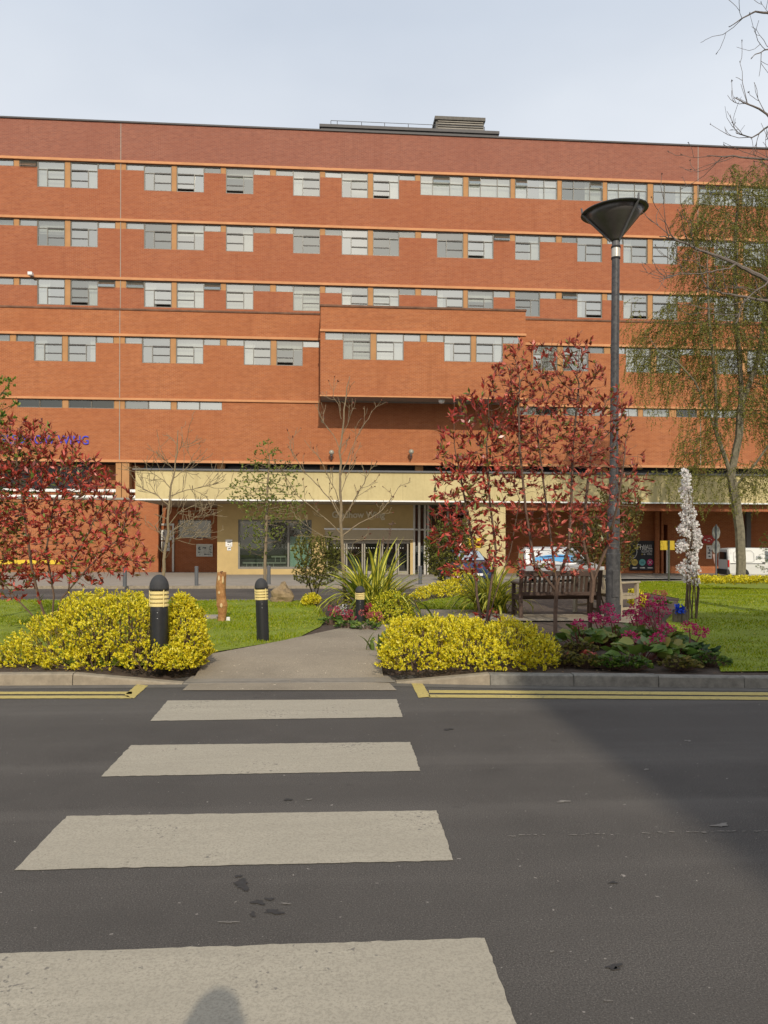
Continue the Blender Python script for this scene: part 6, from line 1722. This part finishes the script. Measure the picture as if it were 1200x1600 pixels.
for k, (q, lab, fl) in enumerate(BG):
    b = ground(*q); d = depth_of(b)
    leafy_clump('bergenia', lab, 'plant', b, 46, .18 if k != 5 else .22, .15 if k != 5 else .18, .30, .27, m_berg, 'magenta bergenia clumps', 20 + k, [at_depth(u, v, d + rnd.uniform(-.15, .15)) for u, v in (FH[i] for i in fl)])
m_hell = leaf_mat('dark_leaf', [(0, (.015, .05, .015)), (.6, (.035, .09, .03)), (1, (.07, .14, .04))], .4, .2, .45)
b = ground(1080, 1030); d = depth_of(b)
leafy_clump('bergenia', 'dark leaved clump at the right end of the bed with two magenta heads', 'plant', b, 70, .12, .05, .30, .24, m_hell, 'magenta bergenia clumps', 31, [at_depth(1077, 979, d), at_depth(1095, 988, d)])
for k, (q, lab, mt) in enumerate((((885, 1040), 'small speckled plant between the yellow shrub and the kerb', 'leaf_bronze'), ((920, 1042), 'low speckled plant at the kerb below the left bergenia', 'leaf_bronze'), ((955, 1044), 'bright green low plant at the kerb in front of the lamp post', 'leaf_green'), ((1108, 1040), 'pale leafy weed at the edge of the right lawn', 'leaf_green'), ((985, 1046), 'small green plant at the kerb left of the broadest bergenia', 'leaf_green'), ((1062, 1046), 'dark low plant at the kerb below the right bergenia', 'leaf_bronze'), ((905, 1020), 'speckled plant filling the bed behind the kerb plants', 'leaf_bronze'))):
    b = ground(*q); leafy_clump('ground_plant', lab, 'plant', b, 170, .055, .042, .24, .17, M[mt], 'low plants along the kerb', 50 + k)
for k, (q, lab) in enumerate((((906, 1030), 'reddish old leaves low in the bed behind the speckled plants'), )):
    b = ground(*q); leafy_clump('red_leaf_clump', lab, 'plant', b, 16, .10, .06, .18, .12, M['leaf_red_dull'], None, 70 + k)
# flowers round the far bollard
m_flow = {'pink': leaf_mat('pink_petal', [(0, (.32, .03, .07)), (1, (.52, .08, .14))], .5, .3), 'white': leaf_mat('white_petal', [(0, (.5, .5, .55)), (1, (.75, .74, .78))], .5, .3), 'rose': leaf_mat('rose_petal', [(0, (.36, .07, .08)), (1, (.55, .16, .14))], .5, .3)}
for k, (q, lab, cl, n) in enumerate((((518, 975), 'pink flowered clump at the left end of the small flower bed', 'pink', 6), ((536, 972), 'white flowered clump at the foot of the slim bare tree', 'white', 6), ((545, 982), 'leafy clump with rosy flowers in front of the small bed', 'pink', 5), ((572, 984), 'rosy flowered clump right in front of the far bollard', 'rose', 7),
                                     ((582, 972), 'tall pink flower spike clump between far bollard and lime shrub', 'pink', 8), ((1012, 948), 'pink flowered clump beyond the bergenia near the pale bench', 'rose', 6), ((1034, 945), 'mixed yellow and pink clump left of the log planter', 'rose', 6))):
    b = ground(*q); t = leafy_clump('flower_clump', lab, 'plant', b, 46, .10, .055, .20, .14, M['leaf_green'], 'small flowering clumps', 80 + k, up=.5)
    g = np.random.default_rng(k); 
    for j in range(n):
        c = np.array(b) + np.array([g.normal() * .10, g.normal() * .08, g.uniform(.16, .30)]); P = c + rdir(22, g) * .028; leaves_obj('flower', P, P - c + np.array([0, -.01, .01]), rdir(22, g), .035, .03, m_flow[cl], t)

# ------------------------------------------------------------------ column of white blossom
b = ground(1080, 967); d = depth_of(b)
t = thing('blossom_tree', 'narrow upright tree covered in white blossom at the edge of the right lawn', 'tree', tuple(b)); mb = MB()
for k in range(11):
    a = 2 * PI * k / 11; r = .10 + .03 * (k % 2); o = Vector((r * math.cos(a), r * math.sin(a) * .8, 0)); top = [742, 760, 800, 815, 830, 790, 850, 770, 840, 755, 870][k]
    u = 1080 + rnd.uniform(-6, 6); P = [b + o, at_depth(u + o.x * 20, 920, d) + o * .6, at_depth(u + (1074 - u) * .4, (920 + top) / 2, d) + o * .45, at_depth(1071 + rnd.uniform(-4, 10) + (top - 742) * .08, top, d) + o * .3]
    mb.tube(P, [.013, .012, .010, .005], 6)
put('stems', mb, M['bark'], t)
BC = [(1070, 740), (1074, 747), (1067, 752), (1072, 760), (1076, 766), (1067, 768), (1070, 777), (1077, 781), (1071, 789), (1079, 793), (1072, 799), (1083, 802), (1069, 807), (1078, 811), (1086, 815), (1073, 818), (1081, 823), (1066, 822), (1088, 829), (1063, 829), (1074, 832), (1084, 836), (1091, 841), (1080, 846), (1066, 851), (1070, 856), (1087, 857), (1092, 851), (1086, 868), (1063, 857), (1071, 880), (1064, 886), (1076, 888), (1085, 883), (1068, 893), (1088, 893), (1073, 905), (1086, 908), (1079, 870), (1084, 873)]
P = []; Dv = []
for u, v in BC:
    for _ in range(2):
        c = np.array(at_depth(u + rng.normal() * 1.5, v + rng.normal() * 2, d + rng.normal() * .11)); k = 34
        q = rdir(k); P.append(c + q * .055 * rng.uniform(.5, 1.1, (k, 1))); Dv.append(q)
P = np.concatenate(P); Dv = np.concatenate(Dv)
leaves_obj('blossom', P, Dv + rdir(len(P)) * .6, rdir(len(P)), .046, .042, leaf_mat('white_blossom', [(0, (.78, .75, .72)), (.7, (.88, .87, .84)), (1, (.86, .72, .72))], .6, .35), t)
k = 60; Pl = np.array([at_depth(1072 + rng.normal() * 8, rng.uniform(760, 900), d + rng.normal() * .1) for _ in range(k)])
leaves_obj('foliage', Pl, rdir(k), rdir(k), .05, .025, M['leaf_bronze'], t)

# ------------------------------------------------------------------ grass
def in_poly(X, Y, poly):
    c = np.zeros(len(X), bool); n = len(poly)
    for i in range(n):
        x0, y0 = poly[i]; x1, y1 = poly[(i + 1) % n]
        hit = ((y0 > Y) != (y1 > Y)) & (X < (x1 - x0) * (Y - y0) / (y1 - y0 + 1e-12) + x0); c ^= hit
    return c
gp = []; gr = np.random.default_rng(21)
for poly, n, xl in ((lawnpolys[0], 62000, (-11, 1.5)), (lawnpolys[1], 8000, (0, 9)), (lawnpolys[2], 100000, (4.0, 15))):
    xs_ = [p[0] for p in poly]; ys_ = [p[1] for p in poly]; x0, x1 = max(min(xs_), xl[0]), min(max(xs_), xl[1])
    X = gr.uniform(x0, x1, n); Y = min(ys_) + (max(ys_) - min(ys_)) * gr.random(n) ** 1.35
    ok = in_poly(X, Y, poly); gp.append(np.stack([X[ok], Y[ok]], 1))
gp = np.concatenate(gp); n = len(gp)
Z = np.array([zg(y) for y in gp[:, 1]]) + GARDEN
patchy = .75 + .35 * np.sin(gp[:, 0] * 1.9 + np.sin(gp[:, 1] * 1.3)) * np.sin(gp[:, 1] * 2.1 + gp[:, 0] * .6)
hgt = gr.uniform(.022, .05, n) * patchy * (1 + (gp[:, 1] - 9) * .03); wd = gr.uniform(.006, .011, n) * (1 + (gp[:, 1] - 9) * .07)
az = gr.uniform(0, 2 * PI, n); ln = gr.normal(0, .45, (n, 2))
V = np.empty((n, 3, 3)); sx = np.cos(az) * wd; sy = np.sin(az) * wd
V[:, 0] = np.stack([gp[:, 0] - sx, gp[:, 1] - sy, Z], 1); V[:, 1] = np.stack([gp[:, 0] + sx, gp[:, 1] + sy, Z], 1)
V[:, 2] = np.stack([gp[:, 0] + ln[:, 0] * hgt, gp[:, 1] + ln[:, 1] * hgt, Z + hgt], 1)
gm = leaf_mat('grass_blade', [(0, (.14, .20, .006)), (.5, (.25, .31, .010)), (.85, (.34, .38, .02)), (1, (.48, .44, .09))], .7, .4, .1)
go = link_mesh('grass', V.reshape(-1, 3), np.arange(3 * n).reshape(n, 3), gm); setting(go, 'stuff')
# petals and daisies scattered in the lawns
k = 170; i = gr.choice(n, k, replace=False); P = np.stack([gp[i, 0], gp[i, 1], Z[i] + .035], 1)
dz = leaves_obj('daisies', np.repeat(P, 4, 0), rdir(4 * k) * np.array([1, 1, .25]), np.tile([0, 0, 1.0], (4 * k, 1)), .022, .018, leaf_mat('daisy', [(0, (.7, .68, .6)), (.6, (.72, .70, .62)), (.62, (.65, .5, .03)), (1, (.7, .55, .03))], .6, .2), None); setting(dz, 'stuff')
# leaf litter on the soil
k = 700; X = gr.uniform(-9, 9, k); Y = np.array([kerb_y(x) for x in X]) + .15 + gr.exponential(.5, k)
ok = ~in_poly(X, Y, pathp); X, Y = X[ok], Y[ok]; P = np.stack([X, Y, np.full(len(X), GARDEN + .005)], 1); D_ = rdir(len(X)) * np.array([1, 1, .2])
lt = leaves_obj('leaf_litter', P, D_, np.tile([0, 0, 1.0], (len(X), 1)), gr.uniform(.02, .05, len(X)), .018, leaf_mat('dry_leaf', [(0, (.10, .05, .025)), (.6, (.2, .11, .05)), (.9, (.33, .24, .12)), (1, (.35, .05, .03))], .8, .1), None); setting(lt, 'stuff')
# ================================================================== the photographer: only the shadow of the head falls in the picture
t = thing('person', 'standing photographer in dark coat and jeans whose head shadow falls on the nearest white stripe', 'person', (-.205, -.27, 0))
def skin_chain(bm, lay, pts, rads, root=None):
    last = root
    for p, r in zip(pts, rads):
        v = bm.verts.new(p); v[lay].radius = (r, r) if not hasattr(r, '__len__') else r
        if last is not None: bm.edges.new((last, v))
        last = v
    return last
def skinned(name, build, mat, parent, sub=2):
    bm = bmesh.new(); lay = bm.verts.layers.skin.new(); root = build(bm, lay); root[lay].use_root = True
    me = bpy.data.meshes.new(name); bm.to_mesh(me); bm.free(); me.materials.append(mat)
    o = bpy.data.objects.new(name, me); col.objects.link(o); o.parent = parent
    sk = o.modifiers.new('skin', 'SKIN'); sk.use_smooth_shade = True; ss = o.modifiers.new('sub', 'SUBSURF'); ss.levels = sub; ss.render_levels = sub
    return o
def body(bm, lay):
    pel = bm.verts.new((0, 0, .93)); pel[lay].radius = (.15, .11)
    ch = skin_chain(bm, lay, [(0, 0, 1.12), (0, -.01, 1.30), (0, 0, 1.42)], [(.14, .10), (.16, .11), (.13, .085)], pel)
    nk = skin_chain(bm, lay, [(0, .01, 1.51), (0, .025, 1.58), (0, .03, 1.66), (0, .03, 1.745)], [.055, .062, (.078, .095), (.072, .088)], ch)
    for s in (-1, 1):
        w = skin_chain(bm, lay, [(s * .19, 0, 1.40), (s * .24, -.03, 1.14), (s * .23, .05, .91)], [.058, .043, .030], ch)
        w = skin_chain(bm, lay, [(s * .228, .065, .86)], [(.036, .022)], w)
        for k, (dx, L) in enumerate(((-.027, .075), (-.009, .085), (.009, .08), (.026, .062))):
            skin_chain(bm, lay, [(s * .228 + dx * .5, .07 + dx * .8, .83), (s * .226 + dx * .5, .075 + dx * .9, .83 - L * .55), (s * .22 + dx * .5, .068 + dx * .9, .83 - L)], [.0095, .0085, .007], w)
        skin_chain(bm, lay, [(s * .215, .10, .85), (s * .208, .115, .82)], [.011, .009], w)
        skin_chain(bm, lay, [(s * .10, 0, .86), (s * .105, .01, .50), (s * .11, -.02, .10), (s * .11, .09, .045)], [.088, .062, .045, .04], pel)
    return pel
skinned('body', body, plain('skin', (.45, .28, .20), .6, var=.05), t)
def coat(bm, lay):
    r = bm.verts.new((0, 0, .84)); r[lay].radius = (.19, .15)
    ch = skin_chain(bm, lay, [(0, 0, 1.12), (0, -.01, 1.30), (0, 0, 1.43)], [(.165, .125), (.185, .13), (.14, .10)], r)
    for s in (-1, 1): skin_chain(bm, lay, [(s * .20, 0, 1.41), (s * .25, -.03, 1.14), (s * .235, .045, .93)], [.078, .062, .05], ch)
    return r
skinned('coat', coat, plain('coat_cloth', (.04, .045, .06), .9, var=.2), t)
def jeans(bm, lay):
    r = bm.verts.new((0, 0, .92)); r[lay].radius = (.16, .12)
    for s in (-1, 1): skin_chain(bm, lay, [(s * .10, 0, .85), (s * .105, .01, .50), (s * .11, -.02, .11)], [.10, .078, .065], r)
    return r
skinned('jeans', jeans, plain('denim', (.06, .09, .16), .9, var=.2), t)
hair = MB(); rings = []
for k in range(8):
    a = -.25 + k * (PI / 2 + .2) / 7; rr, zz = math.cos(a), math.sin(a)
    rings.append([(.088 * rr * math.cos(q), .022 - (.0 if math.sin(q) < 0 else .012) + .104 * rr * math.sin(q), 1.715 + .10 * zz) for q in [2 * PI * i / 20 for i in range(20)]])
put('hair', hair.loft(rings), plain('dark_hair', (.03, .02, .014), .6), t, local=True, smooth=True)
fc = MB()
fc.loft([[(x * w, .118 + y, 1.68 + z) for x, z in ((-.012, -.02), (.012, -.02), (.008, .03), (-.008, .03))] for y, w in ((-.01, 1), (.02, .6))])
put('nose', fc, plain('nose_skin', (.45, .27, .19), .6), t, local=True, smooth=True)
for s in (-1, 1):
    put('eye', MB().lathe([(.001, -.010), (.009, -.006), (.012, 0), (.009, .006), (.001, .010)], (s * .032, .112, 1.70), 10), plain('eye_white', (.5, .5, .5), .3), t, local=True, smooth=True)
    put('ear', MB().lathe([(.004, -.03), (.016, -.015), (.018, .01), (.008, .03)], (s * .084, .03, 1.69), 10), plain('ear_skin', (.45, .27, .20), .6), t, local=True, smooth=True)
    put('shoe', MB().loft([[(s * .11 + x * w, y, z * h) for x, z in ((-.05, 0), (.05, 0), (.045, .07), (-.045, .07))] for y, w, h in ((-.09, .8, 1), (.02, 1, 1.1), (.14, .95, .7), (.19, .6, .45))]), M['rubber'], t, local=True, smooth=True)
put('mouth', MB().box(-.022, .022, .108, .116, 1.632, 1.640), plain('lip', (.38, .15, .13), .5), t, local=True)
